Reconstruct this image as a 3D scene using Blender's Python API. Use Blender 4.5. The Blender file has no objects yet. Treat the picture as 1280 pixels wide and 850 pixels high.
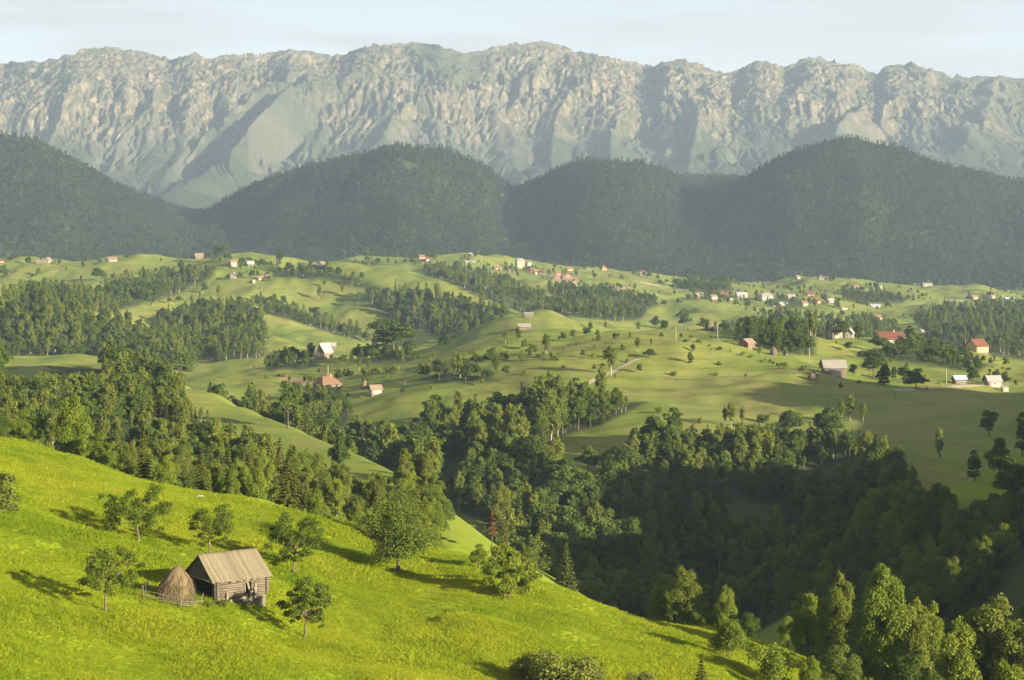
import bpy, bmesh, math, random
import numpy as np
from mathutils import Vector, Matrix

random.seed(7)
RNG = np.random.default_rng(7)
SC = bpy.context.scene
COL = SC.collection
F = 2489.0          # focal length in photo pixels (1280 wide)
HZ = 290.0          # photo row of the horizon
R = math.radians
HAZE, EXPOSURE = 5.3e-5, 2.05
SUN_A, SUN_EL = R(-38), R(14.5)
TO_SUN = Vector((math.cos(SUN_A) * math.cos(SUN_EL), math.sin(SUN_A) * math.cos(SUN_EL), math.sin(SUN_EL)))

# ------------------------------------------------------------------ noise
def _hash(ix, iy, seed):
    h = (ix.astype(np.int64) * 374761393 + iy.astype(np.int64) * 668265263 + seed * 974634777) & 0xFFFFFFFF
    h = ((h ^ (h >> 13)) * 1274126177) & 0xFFFFFFFF
    h = h ^ (h >> 16)
    return (h & 0xFFFFFF) / float(0xFFFFFF)

def vnoise(x, y, seed=0):
    x = np.asarray(x, float); y = np.asarray(y, float)
    ix = np.floor(x); iy = np.floor(y)
    fx = x - ix; fy = y - iy
    ux = fx * fx * fx * (fx * (fx * 6 - 15) + 10); uy = fy * fy * fy * (fy * (fy * 6 - 15) + 10)
    a = _hash(ix, iy, seed); b = _hash(ix + 1, iy, seed); c = _hash(ix, iy + 1, seed); d = _hash(ix + 1, iy + 1, seed)
    return (a + (b - a) * ux + (c - a) * uy + (a - b - c + d) * ux * uy) * 2 - 1

def fbm(x, y, oct=4, seed=0, gain=0.5):
    s = 0; a = 1; f = 1
    for k in range(oct):
        s = s + a * vnoise(x * f + 17.3 * k, y * f - 9.1 * k, seed + k)
        a *= gain; f *= 2.03
    return s

def ridged(x, y, oct=4, seed=0, gain=0.5):
    s = 0; a = 1; f = 1; t = 0
    for k in range(oct):
        s = s + a * (1 - 2 * np.abs(vnoise(x * f + 5.7 * k, y * f + 3.3 * k, seed + k)))
        t += a; a *= gain; f *= 2.1
    return s / t

def smooth(a, b, x):
    t = np.clip((x - a) / (b - a), 0, 1)
    return t * t * (3 - 2 * t)

def pchip(xk, yk, x):
    xk = np.asarray(xk, float); yk = np.asarray(yk, float); x = np.clip(np.asarray(x, float), xk[0], xk[-1])
    h = np.diff(xk); dl = np.diff(yk) / h
    n = len(xk); m = np.zeros(n)
    if n == 2:
        m[:] = dl[0]
    else:
        w1 = 2 * h[1:] + h[:-1]; w2 = h[1:] + 2 * h[:-1]
        ok = dl[1:] * dl[:-1] > 0
        with np.errstate(divide='ignore', invalid='ignore'):
            hm = (w1 + w2) / (w1 / dl[:-1] + w2 / dl[1:])
        m[1:-1] = np.where(ok, hm, 0)
        m[0] = dl[0]; m[-1] = dl[-1]
    i = np.clip(np.searchsorted(xk, x, side='right') - 1, 0, n - 2)
    t = (x - xk[i]) / h[i]
    return ((1 + 2 * t) * (1 - t) ** 2 * yk[i] + t * (1 - t) ** 2 * h[i] * m[i]
            + t * t * (3 - 2 * t) * yk[i + 1] + t * t * (t - 1) * h[i] * m[i + 1])

# ------------------------------------------------------------------ terrain, described by ridge and valley lines
# each knot: (bearing as photo column, distance in metres, sight row); row = HZ - F*z/d
def Z(z, d): return HZ - F * z / d
LINES = [
    [(-700, 3, Z(-1.7, 3)), (2000, 3, Z(-1.7, 3))],
    [(-700, 40, Z(-8, 40)), (640, 40, Z(-11, 40)), (2000, 40, Z(-9, 40))],
    [(-700, 110, Z(-20, 110)), (0, 105, Z(-26, 105)), (640, 110, Z(-29, 110)), (1280, 115, Z(-36, 115)), (2000, 110, Z(-28, 110))],
    # bottom edge of the meadow
    [(-700, 130, 700), (-300, 140, 800), (0, 155, 870), (300, 170, 870), (640, 190, 870), (900, 205, 875), (1000, 210, 890), (1100, 215, 915), (1280, 225, 960), (2000, 200, 800)],
    # crest of the meadow
    [(-700, 330, 420), (-300, 310, 478), (0, 292, 549), (100, 288, 581), (200, 284, 608), (330, 279, 636), (400, 275, 655), (470, 270, 675), (540, 266, 692), (600, 262, 708),
     (650, 259, 729), (700, 257, 742), (800, 255, 772), (900, 252, 797), (1000, 251, 829), (1100, 250, 862), (1280, 250, 900), (2000, 240, 700)],
    # hollow behind the crest
    [(-700, 420, 470), (0, 390, 590), (200, 378, 650), (400, 362, 690), (500, 346, 722), (560, 338, 728), (600, 335, 735), (700, 332, 800), (800, 340, 860), (900, 355, 905), (1000, 360, 905), (1100, 340, 890), (1280, 310, 860), (2000, 300, 600)],
    # spur crest (left) and its low end, right-hand spur
    [(-700, 850, 430), (-300, 820, 438), (0, 770, 452), (130, 730, 462), (215, 680, 479), (300, 600, 512), (400, 520, 550), (500, 450, 597), (560, 415, 640), (640, 385, 697), (720, 378, 745), (800, 400, 782),
     (900, 430, 800), (1000, 435, 745), (1100, 415, 672), (1180, 400, 620), (1280, 395, 566), (1400, 390, 518), (2000, 380, 470)],
    # valley floor behind the spur
    [(-700, 950, 480), (0, 880, 490), (215, 810, 510), (300, 730, 545), (400, 640, 600), (500, 560, 655), (600, 500, 722), (700, 480, 770), (800, 485, 790), (900, 500, 790), (1000, 510, 775), (1100, 505, 750), (1180, 495, 700), (1280, 480, 650), (1400, 470, 560), (2000, 450, 440)],
    # shoulder where the valley wood meets the middle meadow
    [(-700, 980, 470), (0, 960, 472), (130, 950, 466), (215, 900, 484), (300, 840, 500), (400, 775, 520), (500, 700, 540), (600, 650, 560), (700, 640, 552), (800, 640, 545), (900, 650, 535), (1000, 650, 530), (1100, 640, 530), (1200, 620, 545), (1280, 600, 550), (1400, 590, 500), (2000, 580, 330)],
    # crest of the middle meadow
    [(-700, 1080, 445), (0, 1050, 444), (130, 1060, 446), (250, 1050, 462), (300, 1040, 460), (400, 1000, 447), (500, 950, 441), (600, 930, 431), (700, 930, 417), (800, 940, 411), (900, 950, 415), (1000, 950, 424), (1100, 1000, 432), (1200, 1000, 439), (1280, 960, 455), (1400, 950, 455), (2000, 950, 430)],
    # hollow behind it
    [(-700, 1120, 450), (0, 1110, 452), (250, 1110, 470), (400, 1110, 463), (500, 1100, 470), (640, 1080, 450), (800, 1100, 455), (1000, 1120, 460), (1280, 1120, 470), (2000, 1150, 470)],
    # wooded hill on the left / small meadow spurs
    [(-700, 1320, 375), (0, 1310, 376), (60, 1310, 374), (100, 1310, 386), (150, 1300, 404), (200, 1290, 425), (260, 1250, 446), (300, 1230, 445), (400, 1200, 446), (500, 1190, 450), (560, 1220, 432), (600, 1240, 405), (640, 1240, 392), (680, 1240, 391), (740, 1240, 403), (790, 1240, 416), (860, 1250, 435), (1000, 1280, 440), (1280, 1280, 452), (2000, 1280, 440)],
    [(-700, 1450, 385), (0, 1430, 385), (100, 1430, 394), (200, 1430, 420), (300, 1420, 415), (400, 1350, 440), (500, 1330, 445), (560, 1330, 440), (640, 1330, 410), (740, 1350, 415), (860, 1380, 440), (1000, 1400, 438), (1280, 1400, 440), (2000, 1400, 430)],
    [(-700, 1620, 368), (0, 1610, 368), (100, 1610, 366), (200, 1600, 372), (250, 1590, 380), (310, 1550, 384), (350, 1500, 400), (420, 1450, 420), (500, 1420, 437), (560, 1450, 432), (640, 1500, 405), (740, 1500, 408), (860, 1520, 425), (1000, 1550, 425), (1280, 1550, 428), (2000, 1550, 415)],
    [(-700, 1740, 362), (0, 1740, 364), (200, 1740, 366), (300, 1700, 378), (420, 1650, 412), (500, 1620, 420), (620, 1620, 400), (740, 1650, 395), (860, 1680, 405), (1000, 1680, 408), (1280, 1680, 415), (2000, 1680, 400)],
    # upper left meadow hill and the ridge below the village
    [(-700, 2000, 330), (0, 2000, 328), (100, 2000, 326), (200, 2000, 322), (300, 1960, 318), (360, 1940, 325), (430, 1900, 331), (500, 1850, 340), (560, 1800, 351), (620, 1780, 368), (680, 1780, 384), (740, 1800, 382), (860, 1850, 385), (1000, 1850, 388), (1100, 1850, 395), (1280, 1850, 398), (2000, 1850, 390)],
    [(-700, 2250, 342), (0, 2250, 340), (300, 2200, 338), (430, 2150, 345), (500, 2050, 356), (560, 2020, 362), (620, 2020, 366), (740, 2050, 364), (860, 2080, 372), (1000, 2100, 373), (1100, 2080, 377), (1200, 2080, 380), (1280, 2080, 379), (2000, 2080, 375)],
    # village ridge
    [(-700, 2650, 340), (0, 2650, 338), (300, 2650, 332), (450, 2550, 323), (520, 2500, 325), (590, 2500, 319), (650, 2500, 327), (720, 2500, 335), (800, 2500, 341), (860, 2550, 347), (920, 2500, 351), (960, 2480, 351), (1000, 2480, 349), (1060, 2480, 350), (1110, 2480, 357), (1160, 2460, 357), (1220, 2420, 361), (1280, 2400, 370), (1500, 2400, 372), (2000, 2400, 372)],
    [(-700, 2850, 348), (0, 2850, 348), (450, 2820, 342), (650, 2800, 348), (860, 2800, 360), (1060, 2800, 366), (1280, 2800, 376), (2000, 2800, 376)],
    # foot and bulging flanks of the forested hills
    [(-700, 3050, 340), (0, 3050, 340), (245, 3150, 335), (500, 3000, 340), (645, 3100, 338), (760, 3000, 345), (850, 3080, 350), (1060, 3000, 358), (1280, 3000, 362), (2000, 3000, 362)],
    [(-700, 3350, 262), (0, 3330, 265), (60, 3330, 265), (130, 3430, 280), (200, 3560, 292), (243, 3640, 296), (290, 3560, 292), (350, 3400, 275), (500, 3270, 262), (590, 3360, 272), (645, 3540, 285), (700, 3400, 278), (760, 3330, 272), (820, 3420, 283), (865, 3500, 285), (930, 3390, 276), (1000, 3280, 265), (1060, 3240, 262), (1150, 3270, 268), (1280, 3320, 290), (2000, 3300, 290)],
    # skyline of the forested hills
    [(-700, 3700, 150), (-200, 3700, 165), (0, 3700, 181), (30, 3700, 182), (60, 3720, 193), (100, 3760, 213), (150, 3850, 238), (200, 3950, 256), (247, 4050, 269), (300, 3920, 245), (350, 3820, 226), (400, 3740, 209), (440, 3700, 199), (500, 3680, 193), (550, 3690, 196), (590, 3730, 207), (620, 3800, 222), (645, 3900, 236), (670, 3850, 228), (700, 3800, 216), (740, 3760, 210), (790, 3780, 211), (835, 3830, 222), (875, 3900, 242), (905, 3850, 240), (930, 3780, 232), (960, 3700, 213), (1000, 3650, 192), (1040, 3620, 182), (1065, 3620, 181), (1110, 3650, 191), (1170, 3690, 208), (1230, 3720, 223), (1280, 3740, 237), (1400, 3780, 250), (2000, 3800, 230)],
    [(-700, 4300, 235), (0, 4300, 250), (247, 4500, 275), (500, 4300, 255), (700, 4350, 245), (800, 4350, 233), (860, 4350, 224), (920, 4350, 228), (960, 4350, 250), (1280, 4350, 270), (2000, 4350, 270)],
    [(-700, 5200, 285), (2000, 5200, 285)],
]

def lines_at(px):
    """Distance and height of every line at the photo columns px."""
    ds, zs = [], []
    for L in LINES:
        xs = [k[0] for k in L]; d = [k[1] for k in L]; z = [(HZ - k[2]) / F * k[1] for k in L]
        dd = pchip(xs, d, px)
        zz = pchip(xs, z, px)
        ds.append(dd); zs.append(zz)
    return np.array(ds), np.array(zs)

def bumps(px, x, y):
    """Hills outside the frame on the sun's side: they shade the valley."""
    out = np.zeros_like(x)
    for bx, by, h, sx, sy, rot in SHADE_HILLS:
        c, s = math.cos(rot), math.sin(rot)
        u = ((x - bx) * c + (y - by) * s) / sx; v = (-(x - bx) * s + (y - by) * c) / sy
        out = out + h * np.exp(-(u * u + v * v))
    return (out + (out > 3) * np.minimum(out / 12, 1) * 12 * fbm(x / 40, y / 40, 4, 19)) * smooth(1300, 1500, px)

SHADE_HILLS = [(350, 555, 22, 85, 72, 0.3), (297, 388, 24, 55, 52, .2), (243, 268, 34, 52, 45, 0)]

PXC = np.concatenate([np.linspace(-1300, -60, 60), np.arange(-50, 1331, 3.0), np.linspace(1342, 2700, 90), np.linspace(2730, 4600, 60)])
DR = np.concatenate([np.geomspace(3, 130, 50)[:-1], np.geomspace(130, 330, 300)[:-1], np.geomspace(330, 1300, 400)[:-1], np.geomspace(1300, 2700, 230)[:-1], np.geomspace(2700, 5200, 170)])
_ld, _lz = lines_at(PXC)
_ZG = np.empty((len(PXC), len(DR)))
for i in range(len(PXC)):
    _ZG[i] = pchip(np.log(_ld[:, i]), _lz[:, i], np.log(DR))
_XG = (PXC[:, None] - 640) / F * DR[None, :]
_YG = np.broadcast_to(DR[None, :], _XG.shape)
_PG = np.broadcast_to(PXC[:, None], _XG.shape)
_ZG = _ZG + bumps(_PG, _XG, _YG)
_near = smooth(60, 130, _YG) * (1 - smooth(330, 420, _YG))
_mid = smooth(420, 700, _YG) * (1 - smooth(2800, 3100, _YG))
_far = smooth(2900, 3200, _YG)
_ZG = _ZG + _near * (0.85 * fbm(_XG / 17, _YG / 20, 3, 3) + 0.16 * fbm(_XG / 3.1, _YG / 3.4, 3, 9))
_ZG = _ZG + _mid * ((2.7 + 1.8 * smooth(900, 1500, _YG)) * fbm(_XG / 62, _YG / 105, 4, 21) + 0.75 * fbm(_XG / 80, _YG / 12, 3, 33))
_ZG = _ZG - 9 * smooth(3100, 3300, _YG) + _far * (20 * ridged(_XG / 330 + 0.2 * fbm(_XG / 200, _YG / 300, 2, 5), _YG / 1500, 2, 44) + 5 * fbm(_XG / 90, _YG / 160, 3, 45)) * (1 - smooth(3600, 3900, _YG) * 0.75)

def ground_z(x, y):
    """Height of the terrain sheet under (x, y)."""
    x = np.asarray(x, float); y = np.asarray(y, float)
    px = 640 + F * x / y
    i = np.clip(np.searchsorted(PXC, px) - 1, 0, len(PXC) - 2); j = np.clip(np.searchsorted(DR, y) - 1, 0, len(DR) - 2)
    a = np.clip((px - PXC[i]) / (PXC[i + 1] - PXC[i]), 0, 1); b = np.clip((y - DR[j]) / (DR[j + 1] - DR[j]), 0, 1)
    return (_ZG[i, j] * (1 - a) * (1 - b) + _ZG[i + 1, j] * a * (1 - b) + _ZG[i, j + 1] * (1 - a) * b + _ZG[i + 1, j + 1] * a * b)

_DF = np.geomspace(120, 5000, 4000)
def row_profile(px):
    x = (px - 640) / F * _DF
    return HZ - F * ground_z(x, _DF) / _DF

def at(px, py, dmin=120):
    """The ground point seen at photo pixel (px, py), beyond dmin."""
    r = row_profile(px)
    ok = np.where((r <= py) & (_DF >= dmin))[0]
    d = _DF[ok[0]] if len(ok) else _DF[np.argmin(np.abs(r - py) + (_DF < dmin) * 1e6)]
    x = (px - 640) / F * d
    return Vector((x, d, float(ground_z(x, d))))

def at_d(px, d):
    x = (px - 640) / F * d
    return Vector((x, d, float(ground_z(x, d))))

def row_of(p): return HZ - F * p[2] / p[1]
def col_of(p): return 640 + F * p[0] / p[1]

# ------------------------------------------------------------------ helpers
def mesh_np(name, verts, faces, mats=(), smooth_=False, attrs=None, mat_idx=None):
    me = bpy.data.meshes.new(name)
    verts = np.asarray(verts, np.float32)
    k = faces.shape[1]
    me.vertices.add(len(verts)); me.vertices.foreach_set('co', verts.ravel())
    me.loops.add(faces.size); me.loops.foreach_set('vertex_index', faces.astype(np.int32).ravel())
    me.polygons.add(len(faces)); me.polygons.foreach_set('loop_start', np.arange(0, faces.size, k, dtype=np.int32))
    try: me.polygons.foreach_set('loop_total', np.full(len(faces), k, np.int32))
    except Exception: pass
    if mat_idx is not None: me.polygons.foreach_set('material_index', np.asarray(mat_idx, np.int32))
    me.polygons.foreach_set('use_smooth', np.full(len(faces), bool(smooth_)))
    for a, (dom, vals) in (attrs or {}).items():
        at_ = me.attributes.new(a, 'FLOAT', dom); at_.data.foreach_set('value', np.asarray(vals, np.float32).ravel())
    for m in mats: me.materials.append(m)
    me.update(); me.validate()
    return me

def link(name, data, parent=None, loc=None, rotz=0, scale=None):
    o = bpy.data.objects.new(name, data); COL.objects.link(o)
    if parent is not None: o.parent = parent
    if loc is not None: o.location = loc
    if rotz: o.rotation_euler = (0, 0, rotz)
    if scale is not None: o.scale = scale
    return o

def tag(o, label=None, cat=None, group=None, kind=None):
    if label:
        o['label'] = label
    if cat: o['category'] = cat
    if group: o['group'] = group
    if kind: o['kind'] = kind
    return o

class MB:
    """Collects boxes, tubes and polygons; build() links them as one mesh object."""
    def __init__(s): s.v = []; s.f = []
    def poly(s, pts):
        n = len(s.v); s.v += [tuple(p) for p in pts]; s.f.append(tuple(range(n, n + len(pts))))
    def box(s, c, size, rz=0, M=None):
        cx, cy, cz = c; hx, hy, hz = size[0] / 2, size[1] / 2, size[2] / 2
        n = len(s.v); cr, sr = math.cos(rz), math.sin(rz)
        for dx, dy, dz in ((-1, -1, -1), (1, -1, -1), (1, 1, -1), (-1, 1, -1), (-1, -1, 1), (1, -1, 1), (1, 1, 1), (-1, 1, 1)):
            x, y, z = dx * hx, dy * hy, dz * hz
            p = Vector((cx + x * cr - y * sr, cy + x * sr + y * cr, cz + z))
            s.v.append(tuple(M @ p if M else p))
        s.f += [tuple(n + i for i in q) for q in ((0, 3, 2, 1), (4, 5, 6, 7), (0, 1, 5, 4), (1, 2, 6, 5), (2, 3, 7, 6), (3, 0, 4, 7))]
    def tube(s, pts, rad, k=7, cap=True):
        pts = [Vector(p) for p in pts]; n0 = len(s.v)
        up = Vector((0.3, 0.2, 1)).normalized()
        for i, p in enumerate(pts):
            t = (pts[min(i + 1, len(pts) - 1)] - pts[max(i - 1, 0)]).normalized()
            a = t.cross(up)
            if a.length < 0.1: a = t.cross(Vector((1, 0, 0)))
            a.normalize(); b = t.cross(a)
            r = rad[i] if isinstance(rad, (list, tuple)) else rad
            for j in range(k):
                w = 2 * math.pi * j / k
                s.v.append(tuple(p + a * (r * math.cos(w)) + b * (r * math.sin(w))))
        for i in range(len(pts) - 1):
            for j in range(k):
                s.f.append((n0 + i * k + j, n0 + i * k + (j + 1) % k, n0 + (i + 1) * k + (j + 1) % k, n0 + (i + 1) * k + j))
        if cap:
            s.f.append(tuple(n0 + j for j in range(k))[::-1]); s.f.append(tuple(n0 + (len(pts) - 1) * k + j for j in range(k)))
    def prism(s, poly2, y0, y1):
        """Outline (x, z) extruded along y."""
        n = len(s.v); k = len(poly2)
        s.v += [(x, y0, z) for x, z in poly2] + [(x, y1, z) for x, z in poly2]
        s.f.append(tuple(range(n, n + k))); s.f.append(tuple(range(n + 2 * k - 1, n + k - 1, -1)))
        for j in range(k):
            s.f.append((n + j, n + k + j, n + k + (j + 1) % k, n + (j + 1) % k))
    def mesh(s, name, mat, smooth_=False):
        me = bpy.data.meshes.new(name); me.from_pydata(s.v, [], s.f)
        me.materials.append(mat)
        bm = bmesh.new(); bm.from_mesh(me); bmesh.ops.recalc_face_normals(bm, faces=bm.faces); bm.to_mesh(me); bm.free()
        if smooth_: me.polygons.foreach_set('use_smooth', np.ones(len(me.polygons), bool))
        me.update(); return me
    def build(s, name, mat, parent=None, smooth_=False, loc=None, rotz=0):
        return link(name, s.mesh(name, mat, smooth_), parent, loc, rotz)

def empty(name, loc, rotz=0):
    o = bpy.data.objects.new(name, None); COL.objects.link(o); o.location = loc; o.rotation_euler = (0, 0, rotz)
    o.empty_display_size = 0.5
    return o

# ------------------------------------------------------------------ materials
class NT:
    def __init__(s, name):
        s.m = bpy.data.materials.new(name); s.m.use_nodes = True; s.t = s.m.node_tree; s.n = s.t.nodes; s.n.clear()
        s.out = s.n.new('ShaderNodeOutputMaterial')
    def add(s, typ, **kw):
        nd = s.n.new(typ)
        for k, v in kw.items(): setattr(nd, k, v)
        return nd
    def ln(s, a, b): s.t.links.new(a, b)
    def coord(s, scale=(1, 1, 1), kind='Object'):
        if kind == 'World':
            c = s.add('ShaderNodeNewGeometry').outputs['Position']
        else:
            c = s.add('ShaderNodeTexCoord').outputs[kind]
        mp = s.add('ShaderNodeMapping'); mp.inputs['Scale'].default_value = scale; s.ln(c, mp.inputs[0])
        return mp.outputs[0]
    def noise(s, co, scale=1, detail=4, rough=0.55):
        nd = s.add('ShaderNodeTexNoise'); s.ln(co, nd.inputs['Vector'])
        nd.inputs['Scale'].default_value = scale; nd.inputs['Detail'].default_value = detail; nd.inputs['Roughness'].default_value = rough
        return nd.outputs['Fac']
    def ramp(s, fac, stops):
        nd = s.add('ShaderNodeValToRGB'); s.ln(fac, nd.inputs[0]); e = nd.color_ramp.elements
        while len(e) < len(stops): e.new(0.5)
        for el, (p, c) in zip(e, stops):
            el.position = p; el.color = (*c, 1) if not isinstance(c, (int, float)) else (c, c, c, 1)
        return nd.outputs[0]
    def mix(s, fac, a, b, mode='MIX'):
        nd = s.add('ShaderNodeMix'); nd.data_type = 'RGBA'; nd.blend_type = mode
        for sock, v in ((nd.inputs[0], fac), (nd.inputs[6], a), (nd.inputs[7], b)):
            if isinstance(v, (int, float)): sock.default_value = v
            elif isinstance(v, tuple): sock.default_value = (*v, 1)
            else: s.ln(v, sock)
        return nd.outputs[2]
    def math(s, op, a, b=None):
        nd = s.add('ShaderNodeMath', operation=op)
        for sock, v in ((nd.inputs[0], a), (nd.inputs[1], b)):
            if v is None: continue
            if isinstance(v, (int, float)): sock.default_value = v
            else: s.ln(v, sock)
        return nd.outputs[0]
    def attr(s, name):
        nd = s.add('ShaderNodeAttribute', attribute_name=name); return nd.outputs['Fac']
    def bump(s, h, strength=0.4, dist=0.1):
        nd = s.add('ShaderNodeBump'); nd.inputs['Strength'].default_value = strength; nd.inputs['Distance'].default_value = dist
        s.ln(h, nd.inputs['Height']); return nd.outputs[0]
    def principled(s, col, rough=0.85, normal=None, spec=0.2):
        p = s.add('ShaderNodeBsdfPrincipled')
        if isinstance(col, tuple): p.inputs['Base Color'].default_value = (*col, 1)
        else: s.ln(col, p.inputs['Base Color'])
        p.inputs['Roughness'].default_value = rough; p.inputs['Specular IOR Level'].default_value = spec
        if normal is not None: s.ln(normal, p.inputs['Normal'])
        s.ln(p.outputs[0], s.out.inputs[0]); return p

def mat_noise(name, c1, c2, scale=3, stretch=(1, 1, 1), rough=0.85, bump=0.3, dist=0.05, detail=5):
    t = NT(name); co = t.coord(stretch); n = t.noise(co, scale, detail)
    t.principled(t.ramp(n, [(0.3, c1), (0.7, c2)]), rough, t.bump(n, bump, dist)); return t.m

def mat_leaf(name, dark, light, trans=0.35, warm=None):
    """Leaves: reflect and let light through; each tree and each leaf a little different."""
    t = NT(name)
    rnd = t.add('ShaderNodeObjectInfo').outputs['Random']
    tint = t.attr('tint')
    f = t.math('ADD', t.math('MULTIPLY', rnd, 0.55), t.math('MULTIPLY', tint, 0.45))
    col = t.ramp(f, [(0.0, dark), (0.55, tuple((a + b) / 2 for a, b in zip(dark, light))), (1.0, light)])
    if warm:
        r2 = t.math('FRACT', t.math('MULTIPLY', rnd, 7.31))
        col = t.mix(t.math('GREATER_THAN', r2, 0.8), col, warm)
    d = t.add('ShaderNodeBsdfDiffuse'); tr = t.add('ShaderNodeBsdfTranslucent'); gl = t.add('ShaderNodeBsdfGlossy')
    t.ln(col, d.inputs[0])
    tc = t.mix(1.0, col, (1.25, 1.15, 0.5), 'MULTIPLY'); t.ln(tc, tr.inputs[0])
    gl.inputs['Roughness'].default_value = 0.5; gl.inputs[0].default_value = (0.5, 0.5, 0.45, 1)
    m1 = t.add('ShaderNodeMixShader'); m1.inputs[0].default_value = trans; t.ln(d.outputs[0], m1.inputs[1]); t.ln(tr.outputs[0], m1.inputs[2])
    m2 = t.add('ShaderNodeMixShader'); m2.inputs[0].default_value = 0.008; t.ln(m1.outputs[0], m2.inputs[1]); t.ln(gl.outputs[0], m2.inputs[2])
    t.ln(m2.outputs[0], t.out.inputs[0]); return t.m

def mat_grass(name):
    t = NT(name); P = t.coord((1, 1, 1), 'World'); n1 = t.noise(P, .055, 5, .6); n2 = t.noise(P, .45, 4, .6)
    f = t.math('ADD', t.math('ADD', t.math('MULTIPLY', n1, .62), t.math('MULTIPLY', n2, .26)), t.math('MULTIPLY', t.attr('tint'), .12))
    col = t.ramp(f, [(.34, (.135, .220, .011)), (.50, (.238, .298, .018)), (.64, (.302, .328, .024))])
    d = t.add('ShaderNodeBsdfDiffuse'); tr = t.add('ShaderNodeBsdfTranslucent'); t.ln(col, d.inputs[0]); t.ln(t.mix(1.0, col, (1.2, 1.1, .6), 'MULTIPLY'), tr.inputs[0])
    m = t.add('ShaderNodeMixShader'); m.inputs[0].default_value = .5; t.ln(d.outputs[0], m.inputs[1]); t.ln(tr.outputs[0], m.inputs[2]); t.ln(m.outputs[0], t.out.inputs[0]); return t.m

M = {}
M['leaf'] = mat_leaf('broadleaf', (0.040, 0.066, 0.012), (0.110, 0.152, 0.026), 0.36)
M['leaf_dense'] = mat_leaf('beech_leaf', (0.030, 0.054, 0.012), (0.078, 0.112, 0.022), 0.30)
M['leaf_birch'] = mat_leaf('birch_leaf', (0.090, 0.122, 0.020), (0.185, 0.212, 0.034), 0.46)
M['leaf_fruit'] = mat_leaf('fruit_leaf', (0.055, 0.088, 0.010), (0.120, 0.155, 0.020), 0.40)
M['leaf_bush'] = mat_leaf('bush_leaf', (0.095, 0.140, 0.016), (0.190, 0.235, 0.028), 0.46)
M['leaf_scrub'] = mat_leaf('scrub_leaf', (0.085, 0.105, 0.022), (0.150, 0.175, 0.036), 0.36)
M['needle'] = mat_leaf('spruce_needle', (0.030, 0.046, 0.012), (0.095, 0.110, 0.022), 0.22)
M['needle_gold'] = mat_leaf('sunlit_spruce_needle', (0.050, 0.066, 0.012), (0.135, 0.140, 0.024), 0.25)  # lit copy of the spruce needles, golden sunlight put into the colour
M['needle_dead'] = mat_leaf('dead_needle', (0.12, 0.050, 0.020), (0.19, 0.085, 0.030), 0.2)
M['far_leaf'] = mat_leaf('far_forest_leaf', (0.014, 0.028, 0.014), (0.050, 0.070, 0.028), 0.2)
M['bark'] = mat_noise('bark', (0.045, 0.034, 0.025), (0.13, 0.10, 0.075), 3, (4, 4, 0.7), 0.95, 0.6, 0.05)
M['bark_pale'] = mat_noise('pale_bark', (0.20, 0.17, 0.13), (0.42, 0.38, 0.32), 3, (1, 1, 2.5), 0.9, 0.3, 0.03)
M['bark_grey'] = mat_noise('grey_bark', (0.050, 0.038, 0.028), (0.14, 0.11, 0.085), 3, (3, 3, 0.7), 0.95, 0.5, 0.04)

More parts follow.
